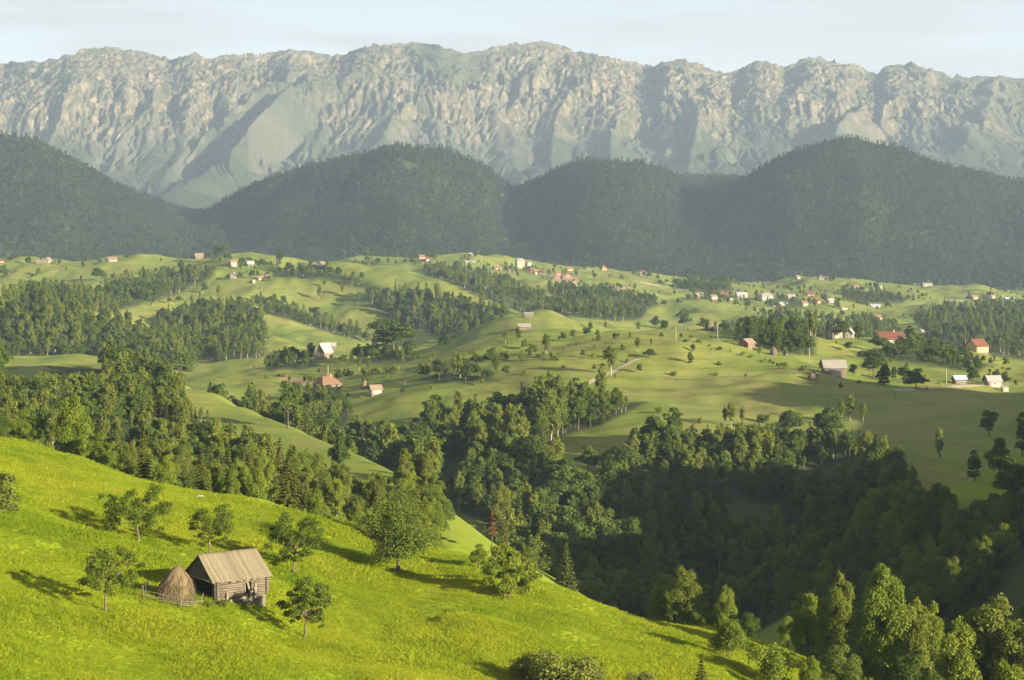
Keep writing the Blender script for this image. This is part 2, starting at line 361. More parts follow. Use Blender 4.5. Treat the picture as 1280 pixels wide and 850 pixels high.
def terrain_material():
    t = NT('meadow_ground')
    P = t.coord((1, 1, 1), 'World')
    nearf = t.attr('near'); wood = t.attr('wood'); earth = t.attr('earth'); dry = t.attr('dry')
    n1 = t.noise(P, 0.012, 5, 0.6); n2 = t.noise(P, 0.09, 5, 0.65); n3 = t.noise(P, 0.8, 5, 0.7)
    mp = t.add('ShaderNodeMapping'); mp.inputs['Scale'].default_value = (0.02, 0.16, 0.3); t.ln(P, mp.inputs[0])
    strp = t.noise(mp.outputs[0], 1.0, 6, 0.7); n4 = t.noise(P, 0.28, 6, 0.75)
    far = t.ramp(n1, [(0.30, (0.120, 0.165, 0.026)), (0.50, (0.160, 0.195, 0.034)), (0.68, (0.205, 0.205, 0.050))])
    far = t.mix(t.math('MULTIPLY', t.ramp(n2, [(0.35, 0.0), (0.70, 1.0)]), 0.45), far, (0.105, 0.140, 0.028))
    far = t.mix(t.math('MULTIPLY', t.ramp(strp, [(0.50, 0.0), (0.68, 1.0)]), 0.45), far, (0.225, 0.205, 0.065))
    far = t.mix(t.math('MULTIPLY', t.ramp(n4, [(0.42, 0.0), (0.66, 1.0)]), 0.55), far, (0.085, 0.118, 0.024))
    far = t.mix(t.math('MULTIPLY', dry, 0.45), far, (0.21, 0.175, 0.07))
    nr = t.ramp(n2, [(0.30, (0.150, 0.205, 0.010)), (0.55, (0.175, 0.230, 0.011)), (0.75, (0.195, 0.235, 0.014))])
    nr = t.mix(t.math('MULTIPLY', t.ramp(n3, [(0.40, 0.0), (0.72, 1.0)]), 0.55), nr, (0.100, 0.160, 0.010))
    # strips and parcels of different mowing, narrow cattle terraces along the slope
    vo = t.add('ShaderNodeTexVoronoi'); vm = t.add('ShaderNodeMapping'); vm.inputs['Scale'].default_value = (.018, .007, 0); vm.inputs['Rotation'].default_value = (0, 0, .5); t.ln(P, vm.inputs[0]); t.ln(vm.outputs[0], vo.inputs['Vector'])
    sv = t.add('ShaderNodeSeparateXYZ'); t.ln(vo.outputs['Color'], sv.inputs[0])
    far = t.mix(t.math('MULTIPLY', t.math('GREATER_THAN', sv.outputs[0], .55), .42), far, (0.150, 0.150, 0.040))
    far = t.mix(t.math('MULTIPLY', t.math('LESS_THAN', sv.outputs[0], .22), .40), far, (0.085, 0.135, 0.024))
    sz = t.add('ShaderNodeSeparateXYZ'); t.ln(P, sz.inputs[0])
    band = t.math('FRACT', t.math('ADD', t.math('MULTIPLY', sz.outputs[2], .42), t.math('MULTIPLY', n2, 1.1)))
    far = t.mix(t.math('MULTIPLY', t.math('LESS_THAN', band, .14), t.math('MULTIPLY', t.ramp(n1, [(.40, 0.0), (.60, 1.0)]), .5)), far, (0.080, 0.090, 0.026))
    col = t.mix(nearf, far, nr)
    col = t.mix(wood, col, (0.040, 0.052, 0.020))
    col = t.mix(earth, col, t.ramp(n3, [(0.3, (0.20, 0.13, 0.075)), (0.7, (0.34, 0.24, 0.15))]))
    t.principled(col, 0.95, t.bump(t.noise(P, 1.3, 5, 0.7), 0.5, 0.25), 0.05)
    return t.m
M['ground'] = terrain_material()

# ------------------------------------------------------------------ tree parts
def leaf_quads(cen, nrm, size, rng, long_=1.3):
    """One bent-free quad per leaf clump; cen, nrm (n,3), size (n,)."""
    n = len(cen)
    a = rng.normal(size=(n, 3)); a -= nrm * (a * nrm).sum(1, keepdims=True); a /= np.linalg.norm(a, axis=1, keepdims=True) + 1e-9
    b = np.cross(nrm, a)
    s = size[:, None]
    v = np.stack([cen - a * s * long_ * .5, cen + b * s * .42, cen + a * s * long_ * .5, cen - b * s * .42], 1).reshape(-1, 3)
    f = np.arange(4 * n).reshape(n, 4)
    return v, f

def unit(v): return v / (np.linalg.norm(v, axis=1, keepdims=True) + 1e-9)

def crown_from_lobes(lobes, n_total, size, rng, up=0.35, inner=0.45):
    """lobes: (centre, radii(3)). Leaves fill the outer shell of each lobe."""
    vol = np.array([l[1][0] * l[1][1] + l[1][2] * l[1][0] for l in lobes]); vol = vol / vol.sum()
    cs, ns, ts = [], [], []
    for (c, r), w in zip(lobes, vol):
        n = max(6, int(n_total * w))
        d = unit(rng.normal(size=(n, 3)))
        d[:, 2] = np.where(d[:, 2] < -0.35, -d[:, 2], d[:, 2])
        lump = 1 + 0.28 * vnoise(d[:, 0] * 2.2 + c[0] * 3, d[:, 1] * 2.2 + d[:, 2] * 2.7 + c[2] * 3, 5)
        rad = (inner + (1 - inner) * rng.random(n) ** 0.6) * lump
        cs.append(np.array(c) + d * np.array(r) * rad[:, None])
        ns.append(unit(d + rng.normal(size=(n, 3)) * 0.75 + np.array([0, 0, up])))
        ts.append(np.full(n, rng.random()) * 0.5 + rng.random(n) * 0.5)
    c = np.concatenate(cs); nn = np.concatenate(ns); t = np.concatenate(ts)
    sz = size * (0.65 + 0.8 * rng.random(len(c)))
    v, f = leaf_quads(c, nn, sz, rng)
    return v, f, np.repeat(t, 4)

def crown_mesh(name, lobes, n, size, rng, mat, **k):
    v, f, t = crown_from_lobes(lobes, n, size, rng, **k)
    return mesh_np(name, v, f, [mat], attrs={'tint': ('POINT', t)})

def trunk_mesh(name, h, r0, limbs, mat, lean=(0, 0), rng=None, base=-0.6, k=8):
    """A tapered, slightly crooked trunk and its limbs."""
    b = MB(); n = 7; pts = []; rad = []
    for i in range(n):
        s = i / (n - 1)
        wob = 0.06 * h * 0.25 * math.sin(s * 5 + 1.3)
        pts.append((lean[0] * s * s + wob * (s > 0), lean[1] * s * s + wob * .6 * (s > 0), base + (h - base) * s))
        rad.append(r0 * (1.25 if i == 0 else 1) * (1 - 0.8 * s))
    b.tube(pts, rad, k)
    for (s, end, rr) in limbs:
        i = s * (n - 1); i0 = min(int(i), n - 2); p = Vector(pts[i0]).lerp(Vector(pts[i0 + 1]), i - i0); e = Vector(end)
        mid = p.lerp(e, 0.5) + Vector((0, 0, -0.06 * (e - p).length))
        b.tube([p, mid, e], [rr, rr * 0.7, rr * 0.25], 6)
    return b.mesh(name, mat, True)

class Kind:
    """A tree form: crown mesh, trunk mesh, height in metres."""
    def __init__(s, crown, trunk, h, w): s.crown = crown; s.trunk = trunk; s.h = h; s.w = w

def lobes_broad(h, w, base, n, rng, flat=1.0):
    """Lobes spread through a rounded crown of uneven outline."""
    L = []
    cz = (h + base) / 2; rz = (h - base) / 2
    for i in range(n):
        d = rng.normal(size=3); d /= np.linalg.norm(d)
        q = 0.30 + 0.55 * rng.random()
        c = (d[0] * q * w / 2, d[1] * q * w / 2, cz + d[2] * q * rz * flat)
        rr = w * (0.085 + 0.135 * rng.random() ** 1.4)
        L.append((c, (rr, rr, rr * (0.75 + 0.3 * rng.random()))))
    L.append(((0, 0, cz), (w * .27, w * .27, rz * .62)))
    L.append((((rng.random() - .5) * w * .2, (rng.random() - .5) * w * .2, h - w * .16), (w * .2, w * .2, w * .17)))
    return L

def make_broad(seed, h=10, w=7.5, base=1.6, n=13, leaves=2000, size=0.5, leaf='leaf', bark='bark', up=0.35):
    rng = np.random.default_rng(seed)
    L = lobes_broad(h, w, base, n, rng)
    limbs = [(0.35 + 0.45 * rng.random(), l[0], 0.10 * h / 10) for l in L[:7]]
    return Kind(crown_mesh('broadleaf_crown', L, leaves, size, rng, M[leaf], up=up), trunk_mesh('broadleaf_trunk', h * .72, 0.026 * h, limbs, M[bark]), h, w)

def make_birch(seed, h=11, w=4.2, base=2.6, leaves=3000, size=0.32, leaf='leaf_birch', bark='bark_pale'):
    rng = np.random.default_rng(seed); L = []
    n = 13
    for i in range(n):
        s = (i + .5) / n; z = base + (h - base) * s
        rr = w / 2 * (0.35 + 0.65 * math.sin(math.pi * min(1, (1 - s) * 1.1 + .08)) ** 0.8) * (1 - 0.35 * s)
        a = i * 2.4 + rng.random(); q = 0.55 * rr
        L.append(((math.cos(a) * q, math.sin(a) * q, z), (rr * .62, rr * .62, rr * .62 + 0.45)))
    L.append(((0, 0, h - .5), (w * .1, w * .1, 0.8)))
    limbs = [(0.3 + 0.5 * i / 6, L[1 + i * 2][0], 0.05) for i in range(6)]
    return Kind(crown_mesh('birch_crown', L, leaves, size, rng, M[leaf], up=0.1, inner=0.3), trunk_mesh('birch_trunk', h * .93, 0.013 * h, limbs, M[bark]), h, w)

def make_spruce(seed, h=12, w=4.6, tiers=17, size=0.55, mat='needle', base=0.6, dens=1.0, ragged=0.25):
    rng = np.random.default_rng(seed); cs = []; ns = []; ts = []
    for i in range(tiers):
        s = i / (tiers - 1); z = base + (h - base) * s ** 0.92
        r = w / 2 * (1 - s) ** 0.85 * (1 - ragged * rng.random()) + 0.12
        nb = max(4, int((5 + 9 * (1 - s)) * dens))
        for j in range(nb):
            a = 2 * math.pi * (j + rng.random() * .7) / nb; rr = r * (0.72 + .38 * rng.random()); m = max(2, int(rr / (size * .42)))
            for q in range(m):
                u = (q + 0.6) / m
                for side in (-1, 0, 1):
                    off = side * size * .36 * (1 - .3 * u)
                    x = math.cos(a) * rr * u - math.sin(a) * off; y = math.sin(a) * rr * u + math.cos(a) * off
                    cs.append((x, y, z - 0.34 * rr * u + 0.10 * rr * u * u - abs(side) * .05 + rng.normal() * .05))
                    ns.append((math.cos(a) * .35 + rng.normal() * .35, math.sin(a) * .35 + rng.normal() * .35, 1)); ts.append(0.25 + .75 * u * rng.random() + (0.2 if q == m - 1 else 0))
    for q in range(5):
        cs.append((0, 0, h - .1 * q)); ns.append((rng.normal(), rng.normal(), .2)); ts.append(.8)
    cs = np.array(cs); ns = unit(np.array(ns))
    v, f = leaf_quads(cs, ns, size * (0.75 + .5 * rng.random(len(cs))), rng, 1.25)
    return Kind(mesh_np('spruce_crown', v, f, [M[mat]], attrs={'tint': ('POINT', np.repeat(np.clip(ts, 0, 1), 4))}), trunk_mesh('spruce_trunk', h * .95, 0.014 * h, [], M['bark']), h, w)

def make_bush(seed, h=3, w=3.6, leaves=900, size=0.35, leaf='leaf_bush', n=9):
    rng = np.random.default_rng(seed); L = []
    for i in range(n):
        a = rng.random() * 6.28; q = math.sqrt(rng.random()) * w * .33; rr = w * (.17 + .12 * rng.random())
        L.append(((math.cos(a) * q, math.sin(a) * q, h * (.22 + .50 * rng.random())), (rr, rr, min(rr * 1.1, h * .33))))
    b = MB()
    for i in range(6):
        c = L[i][0]; b.tube([(c[0] * .15, c[1] * .15, -.5), (c[0] * .5, c[1] * .5, c[2] * .4), c], [.05, .04, .015], 5)
    return Kind(crown_mesh('bush_crown', L, leaves, size, rng, M[leaf], inner=.35), b.mesh('bush_stems', M['bark']), h, w)

def make_fruit(seed, h=7, w=6.4, trunk=2.0, leaves=5200, size=0.24, n=10, lean=(0.5, 0.2), leaf='leaf_fruit', spread=1.0):
    """Open orchard tree: limbs from a short leaning trunk, each ending in clumps with gaps between."""
    rng = np.random.default_rng(seed); L = []; limbs = []
    for i in range(n):
        a = i * 2.399 + rng.random() * .7; el = 0.15 + 1.2 * rng.random()
        q = (0.30 + .17 * rng.random()) * w * spread; top = h - w * .13
        zz = trunk * .95 + w * .05 + (top - trunk * .95 - w * .05) * ((i + .5) / n); u = (zz - trunk) / (h - trunk)
        q = w * spread * .5 * (math.sin(math.pi * min(1, u * .8 + .16)) ** .8) * (.45 + .6 * rng.random()); el = 0
        c = (lean[0] + math.cos(a) * q, lean[1] + math.sin(a) * q, zz)
        rr = w * (.075 + .10 * rng.random() ** 1.5)
        L.append((c, (rr * 1.1, rr * 1.1, rr)))
        if i % 2 == 0: limbs.append((.62 + .3 * rng.random(), c, .07))
        for k in range(2):
            c2 = tuple(np.array(c) + rng.normal(size=3) * rr * .55); L.append((c2, (rr * .7, rr * .7, rr * .6)))
    L.append(((lean[0], lean[1], h * .55), (w * .13, w * .13, h * .18)))
    return Kind(crown_mesh('fruit_crown', L, leaves, size, rng, M[leaf], inner=.25), trunk_mesh('fruit_trunk', trunk + .28 * h, .17, limbs, M['bark_grey'], lean, k=9), h, w)

# forms for single trees of the woods
BROAD = [make_broad(11, 10, 7.6, 1.2, 26, 6200, .32, 'leaf'), make_broad(12, 10, 6.4, 1.0, 24, 5600, .31, 'leaf'), make_broad(13, 10, 8.4, 1.6, 30, 6600, .33, 'leaf_dense'),
         make_broad(14, 10, 5.4, 1.0, 22, 5200, .30, 'leaf'), make_broad(15, 10, 7.0, 1.0, 26, 6200, .32, 'leaf_dense')]
BIRCH = [make_birch(21), make_birch(22, 11, 3.6, 2.2), make_birch(23, 11, 4.8, 3.0)]
SPRUCE = [make_spruce(31), make_spruce(32, 12, 5.2, 16), make_spruce(33, 12, 3.9, 19)]
BUSH = [make_bush(41), make_bush(42, 2.4, 4.0), make_bush(43, 3.2, 3.0), make_bush(44, 2.2, 3.4, leaf='leaf_scrub')]

def merged(kind, leaf_mat_keep=True, decimate=1.0, rng=RNG):
    """One mesh (trunk + crown) of a form, for the woods that read as a mass."""
    cv = np.empty(len(kind.crown.vertices) * 3, np.float32); kind.crown.vertices.foreach_get('co', cv); cv = cv.reshape(-1, 3)
    tt = np.empty(len(cv), np.float32); kind.crown.attributes['tint'].data.foreach_get('value', tt)
    n = len(cv) // 4
    keep = rng.permutation(n)[:int(n * decimate)]
    q = cv.reshape(n, 4, 3)[keep]
    if decimate < 1:
        c = q.mean(1, keepdims=True); q = c + (q - c) * (1 / math.sqrt(decimate)) * .92
    vv = q.reshape(-1, 3); m = len(vv)
    b = MB(); b.tube([(0, 0, -1.0), (0, 0, kind.h * .35), (0, 0, kind.h * .7)], [kind.h * .018, kind.h * .014, kind.h * .006], 4, False)
    tv = np.array(b.v); tf = np.array(b.f) + m
    f = np.concatenate([np.arange(m).reshape(-1, 4), tf])
    mi = np.concatenate([np.zeros(m // 4, int), np.ones(len(tf), int)])
    return mesh_np('wood_form', np.concatenate([vv, tv]), f, [kind.crown.materials[0], kind.trunk.materials[0]], attrs={'tint': ('POINT', np.concatenate([tt.reshape(n, 4)[keep].ravel(), np.zeros(len(tv))]))}, mat_idx=mi)

def scatter_object(name, pts, rot, scl, idx, forms, tilt=None):
    """One object whose node group sets a form on every point of its mesh (for what nobody would count)."""
    me = bpy.data.meshes.new(name)
    me.vertices.add(len(pts)); me.vertices.foreach_set('co', np.asarray(pts, np.float32).ravel())
    for nm, typ, vals in (('sc', 'FLOAT_VECTOR', scl), ('ro', 'FLOAT_VECTOR', rot), ('ix', 'INT', idx)):
        a = me.attributes.new(nm, typ, 'POINT'); a.data.foreach_set('vector' if typ == 'FLOAT_VECTOR' else 'value', np.asarray(vals, np.float32 if typ != 'INT' else np.int32).ravel())
    o = link(name, me)
    g = bpy.data.node_groups.new(name + '_nodes', 'GeometryNodeTree')
    g.interface.new_socket('Geometry', in_out='INPUT', socket_type='NodeSocketGeometry'); g.interface.new_socket('Geometry', in_out='OUTPUT', socket_type='NodeSocketGeometry')
    N = g.nodes; gi = N.new('NodeGroupInput'); go = N.new('NodeGroupOutput')
    join = N.new('GeometryNodeJoinGeometry')
    def named(nm, typ):
        a = N.new('GeometryNodeInputNamedAttribute'); a.data_type = typ; a.inputs[0].default_value = nm
        return next(s for s in a.outputs if s.enabled and s.name == 'Attribute')
    ro, sc, ix = named('ro', 'FLOAT_VECTOR'), named('sc', 'FLOAT_VECTOR'), named('ix', 'INT')
    for k, fm in enumerate(forms):
        src = bpy.data.objects.new(name + '_form', fm)          # never linked: only the copies are drawn
        oi = N.new('GeometryNodeObjectInfo'); oi.inputs['Object'].default_value = src; oi.inputs['As Instance'].default_value = True
        cmpn = N.new('FunctionNodeCompare'); cmpn.data_type = 'INT'; cmpn.operation = 'EQUAL'
        ins = [s for s in cmpn.inputs if s.enabled]
        g.links.new(ix, ins[0]); ins[1].default_value = k
        ip = N.new('GeometryNodeInstanceOnPoints')
        g.links.new(gi.outputs[0], ip.inputs['Points']); g.links.new(oi.outputs['Geometry'], ip.inputs['Instance'])
        g.links.new(cmpn.outputs[0], ip.inputs['Selection'])
        er = N.new('FunctionNodeEulerToRotation'); g.links.new(ro, er.inputs[0])
        g.links.new(er.outputs[0], ip.inputs['Rotation']); g.links.new(sc, ip.inputs['Scale'])
        g.links.new(ip.outputs[0], join.inputs[0])
    g.links.new(join.outputs[0], go.inputs[0])
    md = o.modifiers.new('scatter', 'NODES'); md.node_group = g
    return o

# ------------------------------------------------------------------ where the woods stand (photo outlines of their ground, with a range of distances)
def inside(poly, x, y):
    x = np.asarray(x); y = np.asarray(y); r = np.zeros(x.shape, bool)
    j = len(poly) - 1
    for i in range(len(poly)):
        xi, yi = poly[i]; xj, yj = poly[j]
        if yi != yj:
            r ^= ((yi > y) != (yj > y)) & (x < (xj - xi) * (y - yi) / (yj - yi) + xi)
        j = i
    return r

# (outline, dmin, dmax, spacing, mix {form family: share}, size (m), zone words)
WOODS = [
    ([(-400, 460), (0, 453), (130, 462), (212, 482), (240, 520), (300, 560), (340, 590), (420, 620), (500, 655), (545, 665), (560, 690), (540, 730), (480, 740), (420, 720), (380, 700), (300, 690), (200, 660), (0, 640), (-400, 620)], 318, 760, 3.9, dict(B=.42, S=.22, W=.36), 8.2, 'the wood behind the hut meadow'),
    ([(500, 620), (515, 575), (535, 520), (560, 492), (610, 478), (650, 462), (690, 482), (740, 486), (800, 484), (812, 500), (760, 528), (705, 545), (672, 572), (700, 610), (742, 640), (775, 600), (790, 565), (840, 548), (900, 556), (950, 548), (1000, 560), (1050, 548), (1085, 558), (1110, 600), (1150, 640), (1190, 690), (1190, 900), (560, 900), (590, 740), (640, 690), (600, 650), (560, 635)], 425, 700, 4.3, dict(B=.52, S=.13, W=.35), 9.6, 'the shaded valley wood'),
    ([(1000, 760), (1040, 700), (1090, 668), (1150, 650), (1200, 645), (1250, 625), (1300, 604), (1450, 520), (1450, 960), (1000, 960)], 300, 428, 2.6, dict(B=.74, W=.20, U=.06), 7.2, 'the bushy slope on the shaded side'),
    ([(-400, 380), (0, 381), (60, 379), (100, 390), (150, 409), (200, 431), (250, 450), (235, 470), (140, 452), (0, 447), (-400, 440)], 1085, 1335, 5.6, dict(B=.62, S=.06, W=.32), 11.5, 'the wooded hill across the valley'),
    ([(190, 440), (190, 405), (230, 388), (262, 380), (312, 387), (335, 410), (328, 445), (300, 455), (262, 452), (230, 440)], 1180, 1600, 6.0, dict(B=.62, S=.08, W=.30), 10.5, 'the wood on the far meadow slope'),
    ([(-400, 375), (0, 374), (62, 366), (120, 371), (165, 356), (215, 343), (262, 337), (272, 342), (240, 358), (228, 366), (180, 380), (130, 392), (60, 376), (0, 380)], 1380, 2050, 6.6, dict(B=.65, S=.08, W=.27), 11, 'the wood band below the upper meadow'),
    ([(318, 378), (345, 378), (372, 388), (402, 398), (440, 412), (470, 418), (440, 424), (400, 412), (350, 396), (322, 388)], 1250, 1750, 6.5, dict(B=.6, W=.4), 9.5, 'the hedge row on the far spur'),
    ([(455, 372), (500, 368), (530, 380), (545, 372), (590, 380), (612, 392), (632, 402), (628, 420), (560, 426), (540, 418), (500, 408), (470, 388)], 1350, 1950, 6.2, dict(B=.62, S=.08, W=.30), 12.5, 'the dark wood beyond the middle meadow'),
    ([(330, 332), (380, 340), (430, 343), (455, 350), (478, 360), (520, 366), (500, 374), (455, 362), (400, 350), (350, 346)], 1600, 2150, 8, dict(B=.7, W=.3), 9.5, 'the tree line on the upper meadow'),
    ([(528, 334), (570, 336), (610, 342), (635, 350), (660, 366), (700, 382), (730, 392), (690, 402), (650, 390), (600, 372), (560, 352), (530, 344)], 1650, 2450, 7.0, dict(B=.6, S=.15, W=.25), 10, 'the wood strip below the village'),
    ([(684, 360), (705, 358), (722, 366), (760, 362), (785, 372), (820, 378), (800, 400), (770, 402), (735, 398), (700, 392)], 1500, 2350, 7.0, dict(B=.65, S=.1, W=.25), 9.5, 'the wood in the far hollow'),
    ([(840, 352), (880, 352), (912, 356), (915, 364), (880, 366), (845, 360)], 1900, 2700, 8, dict(B=.6, S=.4), 9.5, 'the far spruce strip'),
    ([(1140, 398), (1180, 388), (1230, 386), (1420, 380), (1420, 450), (1280, 447), (1220, 440), (1160, 425)], 1250, 2000, 6.6, dict(B=.6, S=.1, W=.3), 10, 'the far shaded wood'),
    ([(960, 398), (1040, 396), (1100, 405), (1130, 412), (1100, 440), (1000, 430), (880, 430), (900, 415)], 1300, 1760, 8.0, dict(B=.7, W=.3), 9, 'the far hollow behind the houses'),
    ([(1050, 362), (1100, 366), (1140, 372), (1120, 382), (1060, 378)], 2050, 2400, 9, dict(B=.8, S=.2), 8, 'the far slope'),
    ([(430, 300), (545, 300), (545, 333), (430, 333)], 2350, 2700, 13, dict(B=.8, S=.2), 9, 'the ridge'),
    ([(925, 425), (935, 412), (990, 409), (1020, 420), (1018, 444), (975, 442), (940, 432)], 840, 1010, 6.0, dict(B=.85, W=.15), 7.5, 'the farm grove on the middle meadow'),
    ([(1085, 437), (1130, 432), (1160, 440), (1205, 452), (1240, 455), (1220, 466), (1160, 458), (1120, 452)], 800, 1050, 7.0, dict(B=.9, U=.1), 7.0, 'the garden trees by the red roofs'),
    ([(518, 474), (560, 465), (610, 470), (625, 476), (560, 480)], 700, 1000, 6.5, dict(B=.8, W=.2), 6, 'the hedge on the middle meadow'),
    ([(350, 520), (372, 492), (400, 500), (432, 505), (440, 520), (425, 548), (380, 545)], 640, 880, 6.2, dict(B=.8, W=.2), 6.5, 'the orchard below the orange roof'),
    ([(330, 462), (350, 450), (400, 452), (395, 462), (350, 470)], 950, 1120, 6.5, dict(B=.8, W=.2), 7, 'the trees beside the gabled barn'),
    ([(432, 452), (470, 444), (520, 446), (520, 452), (470, 456)], 900, 1080, 7.0, dict(B=1.0), 6, 'the hedge beyond the gabled barn'),
    ([(225, 400), (640, 400), (640, 720), (480, 720), (400, 660), (300, 600), (225, 540)], 0, 0, 4.4, dict(B=.6, S=.05, W=.35), 11.0, 'the wood beyond the sunlit spur'),
    ([(640, 428), (900, 418), (1280, 446), (1280, 478), (1100, 500), (900, 470), (640, 478)], 620, 1000, 17, dict(B=.25, U=.75), 4.2, 'the middle meadow'),
    ([(290, 464), (400, 450), (620, 436), (640, 470), (540, 500), (420, 500)], 700, 1000, 17, dict(B=.3, U=.7), 4.2, 'the farm meadow'),
    ([(0, 330), (300, 322), (520, 345), (620, 368), (500, 370), (330, 380), (180, 350), (0, 362)], 1500, 2100, 34, dict(B=.6, U=.4), 5.0, 'the upper far meadow'),
    ([(560, 322), (800, 345), (1000, 352), (1280, 366), (1280, 395), (1000, 392), (800, 385), (640, 345)], 1900, 2520, 26, dict(B=.65, U=.2, S=.15), 6.5, 'the village slopes'),
]
OPEN = [([(222, 479), (262, 494), (330, 524), (410, 553), (470, 581), (512, 603), (505, 610), (430, 575), (340, 545), (270, 520), (235, 500)], 300, 760),
        ([(560, 640), (650, 690), (720, 735), (720, 760), (600, 740), (540, 712)], 290, 420)]

CLEAR = [([(215, 474), (300, 506), (400, 546), (504, 594), (500, 604), (400, 563), (300, 530), (215, 492)], 560), ([(280, 462), (400, 446), (520, 440), (600, 430), (625, 470), (560, 498), (545, 520), (520, 560), (440, 540), (420, 514), (400, 498), (360, 484)], 600),
         ([(575, 640), (640, 690), (600, 704), (556, 668)], 405), ([(700, 425), (1280, 455), (1280, 520), (1100, 540), (1000, 528), (850, 530), (800, 500), (700, 466)], 690), ([(690, 545), (748, 540), (742, 605), (700, 600)], 565),
         ([(1180, 610), (1280, 566), (1280, 592), (1205, 628)], 398), ([(1110, 540), (1280, 500), (1280, 562), (1190, 600), (1130, 590)], 560), ([(0, 440), (130, 440), (130, 466), (0, 468)], 900)]

def wood_points():
    rows = []
    rng = np.random.default_rng(99)
    for wi, (poly, d0, d1, sp, mixd, size, zone) in enumerate(WOODS):
        xs = [p[0] for p in poly]; x0 = (min(xs) - 640) / F * d1; x1 = (max(xs) - 640) / F * d1
        x0 = min(x0, (min(xs) - 640) / F * d0); x1 = max(x1, (max(xs) - 640) / F * d0)
        if d0 == 0: d0, d1, x0, x1 = 560, 830, -150, -25
        gx, gy = np.meshgrid(np.arange(x0, x1, sp), np.arange(d0, d1, sp))
        gx = gx.ravel() + (rng.random(gx.size) - .5) * sp * .9; gy = gy.ravel() + (rng.random(gy.size) - .5) * sp * .9
        z = ground_z(gx, gy); px = 640 + F * gx / gy; py = HZ - F * z / gy
        k = inside(poly, px, py) & (gy > d0) & (gy < d1)
        if 'beyond the sunlit' in zone:
            sd = pchip([q[0] for q in LINES[6]], [q[1] for q in LINES[6]], px); k &= (gy > sd + 45) & (gy < sd + 60 + 150 * smooth(230, 330, px)) & (vnoise(gx / 40, gy / 40, 5) > -.55) & (py > 492)
        for op, a, b in OPEN: k &= ~(inside(op, px, py) & (gy > a) & (gy < b))
        thin = vnoise(gx / 24, gy / 24, 77 + wi); dense = d0 < 1000 or 'wooded hill' in zone or 'wood on the far' in zone
        k &= thin > (-0.62 if dense else -.34 if sp < 12 else .12)
        trim = np.ones(len(gx))
        fam = rng.random(len(gx)); h = size * (.82 if d0 >= 1000 else 1) * (0.55 + 0.72 * rng.random(len(gx))) * (1 + .22 * thin)
        for poly, dl in CLEAR:
            for s_ in (1.0, .85, .7, .55, .4, .25):
                bad = (gy < dl) & inside(poly, px, py - F * h * 1.12 * s_ / gy)
                trim = np.where(bad & (gy > 0), np.minimum(trim, s_ - .12), trim)
        k &= trim > .42
        if 'bushy' in zone: k |= inside(poly, px, py) & (gy > d0) & (gy < d1) & (rng.random(len(gx)) < .8)
        h = h * trim
        cl = vnoise(gx / 30, gy / 30, 55) * .25 + fam                       # forms keep company
        for i in np.where(k)[0]:
            c = min(max(cl[i], 0), .999); acc = 0
            for f_, w_ in mixd.items():
                acc += w_
                if c <= acc: break
            hh = h[i] * (dict(B=1, W=1.12, S=1.15, U=.4)[f_])
            if thin[i] < -.45: hh *= .6
            rows.append((gx[i], gy[i], z[i], px[i], py[i], hh, 'BWSU'.index(f_), wi))
    return np.array(rows)
WP = wood_points()
HOUSES = []

# ------------------------------------------------------------------ the land
def in_polys(polys, px, py, d):
    m = np.zeros(px.shape)
    for poly, a, b in polys:
        m = np.maximum(m, (inside(poly, px, py) & (d > a) & (d < b)).astype(float))
    return m

def blur2(a, n=1):
    for _ in range(n):
        a = (a + np.roll(a, 1, 0) + np.roll(a, -1, 0) + np.roll(a, 1, 1) + np.roll(a, -1, 1)) / 5
    return a

EARTH = [([(346, 472), (362, 471), (392, 477), (398, 481), (372, 482), (350, 476)], 700, 1000),
         ([(690, 343), (722, 345), (722, 357), (705, 359), (692, 352)], 1900, 2600),
         ([(760, 356), (785, 358), (784, 363), (760, 362)], 1900, 2400)]
DRY = [([(1120, 492), (1250, 484), (1262, 500), (1180, 515), (1060, 545), (1050, 535), (1110, 515)], 560, 900),
       ([(830, 470), (960, 470), (990, 520), (850, 530)], 560, 900)]

def build_land():
    nx, ny = len(PXC), len(DR)
    v = np.stack([_XG, _YG, _ZG], -1).reshape(-1, 3)
    i, j = np.meshgrid(np.arange(nx - 1), np.arange(ny - 1), indexing='ij')
    a = (i * ny + j).ravel(); f = np.stack([a, a + ny, a + ny + 1, a + 1], 1)
    row = HZ - F * _ZG / _YG
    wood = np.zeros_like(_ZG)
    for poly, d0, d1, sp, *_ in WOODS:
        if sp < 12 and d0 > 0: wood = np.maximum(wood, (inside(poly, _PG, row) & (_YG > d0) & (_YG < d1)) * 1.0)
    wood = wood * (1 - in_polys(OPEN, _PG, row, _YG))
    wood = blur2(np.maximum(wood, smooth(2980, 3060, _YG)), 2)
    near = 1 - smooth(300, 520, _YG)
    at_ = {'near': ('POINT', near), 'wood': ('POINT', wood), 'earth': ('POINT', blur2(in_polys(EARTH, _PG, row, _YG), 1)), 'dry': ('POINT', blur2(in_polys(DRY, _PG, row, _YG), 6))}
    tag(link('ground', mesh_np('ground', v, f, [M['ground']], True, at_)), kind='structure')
build_land()

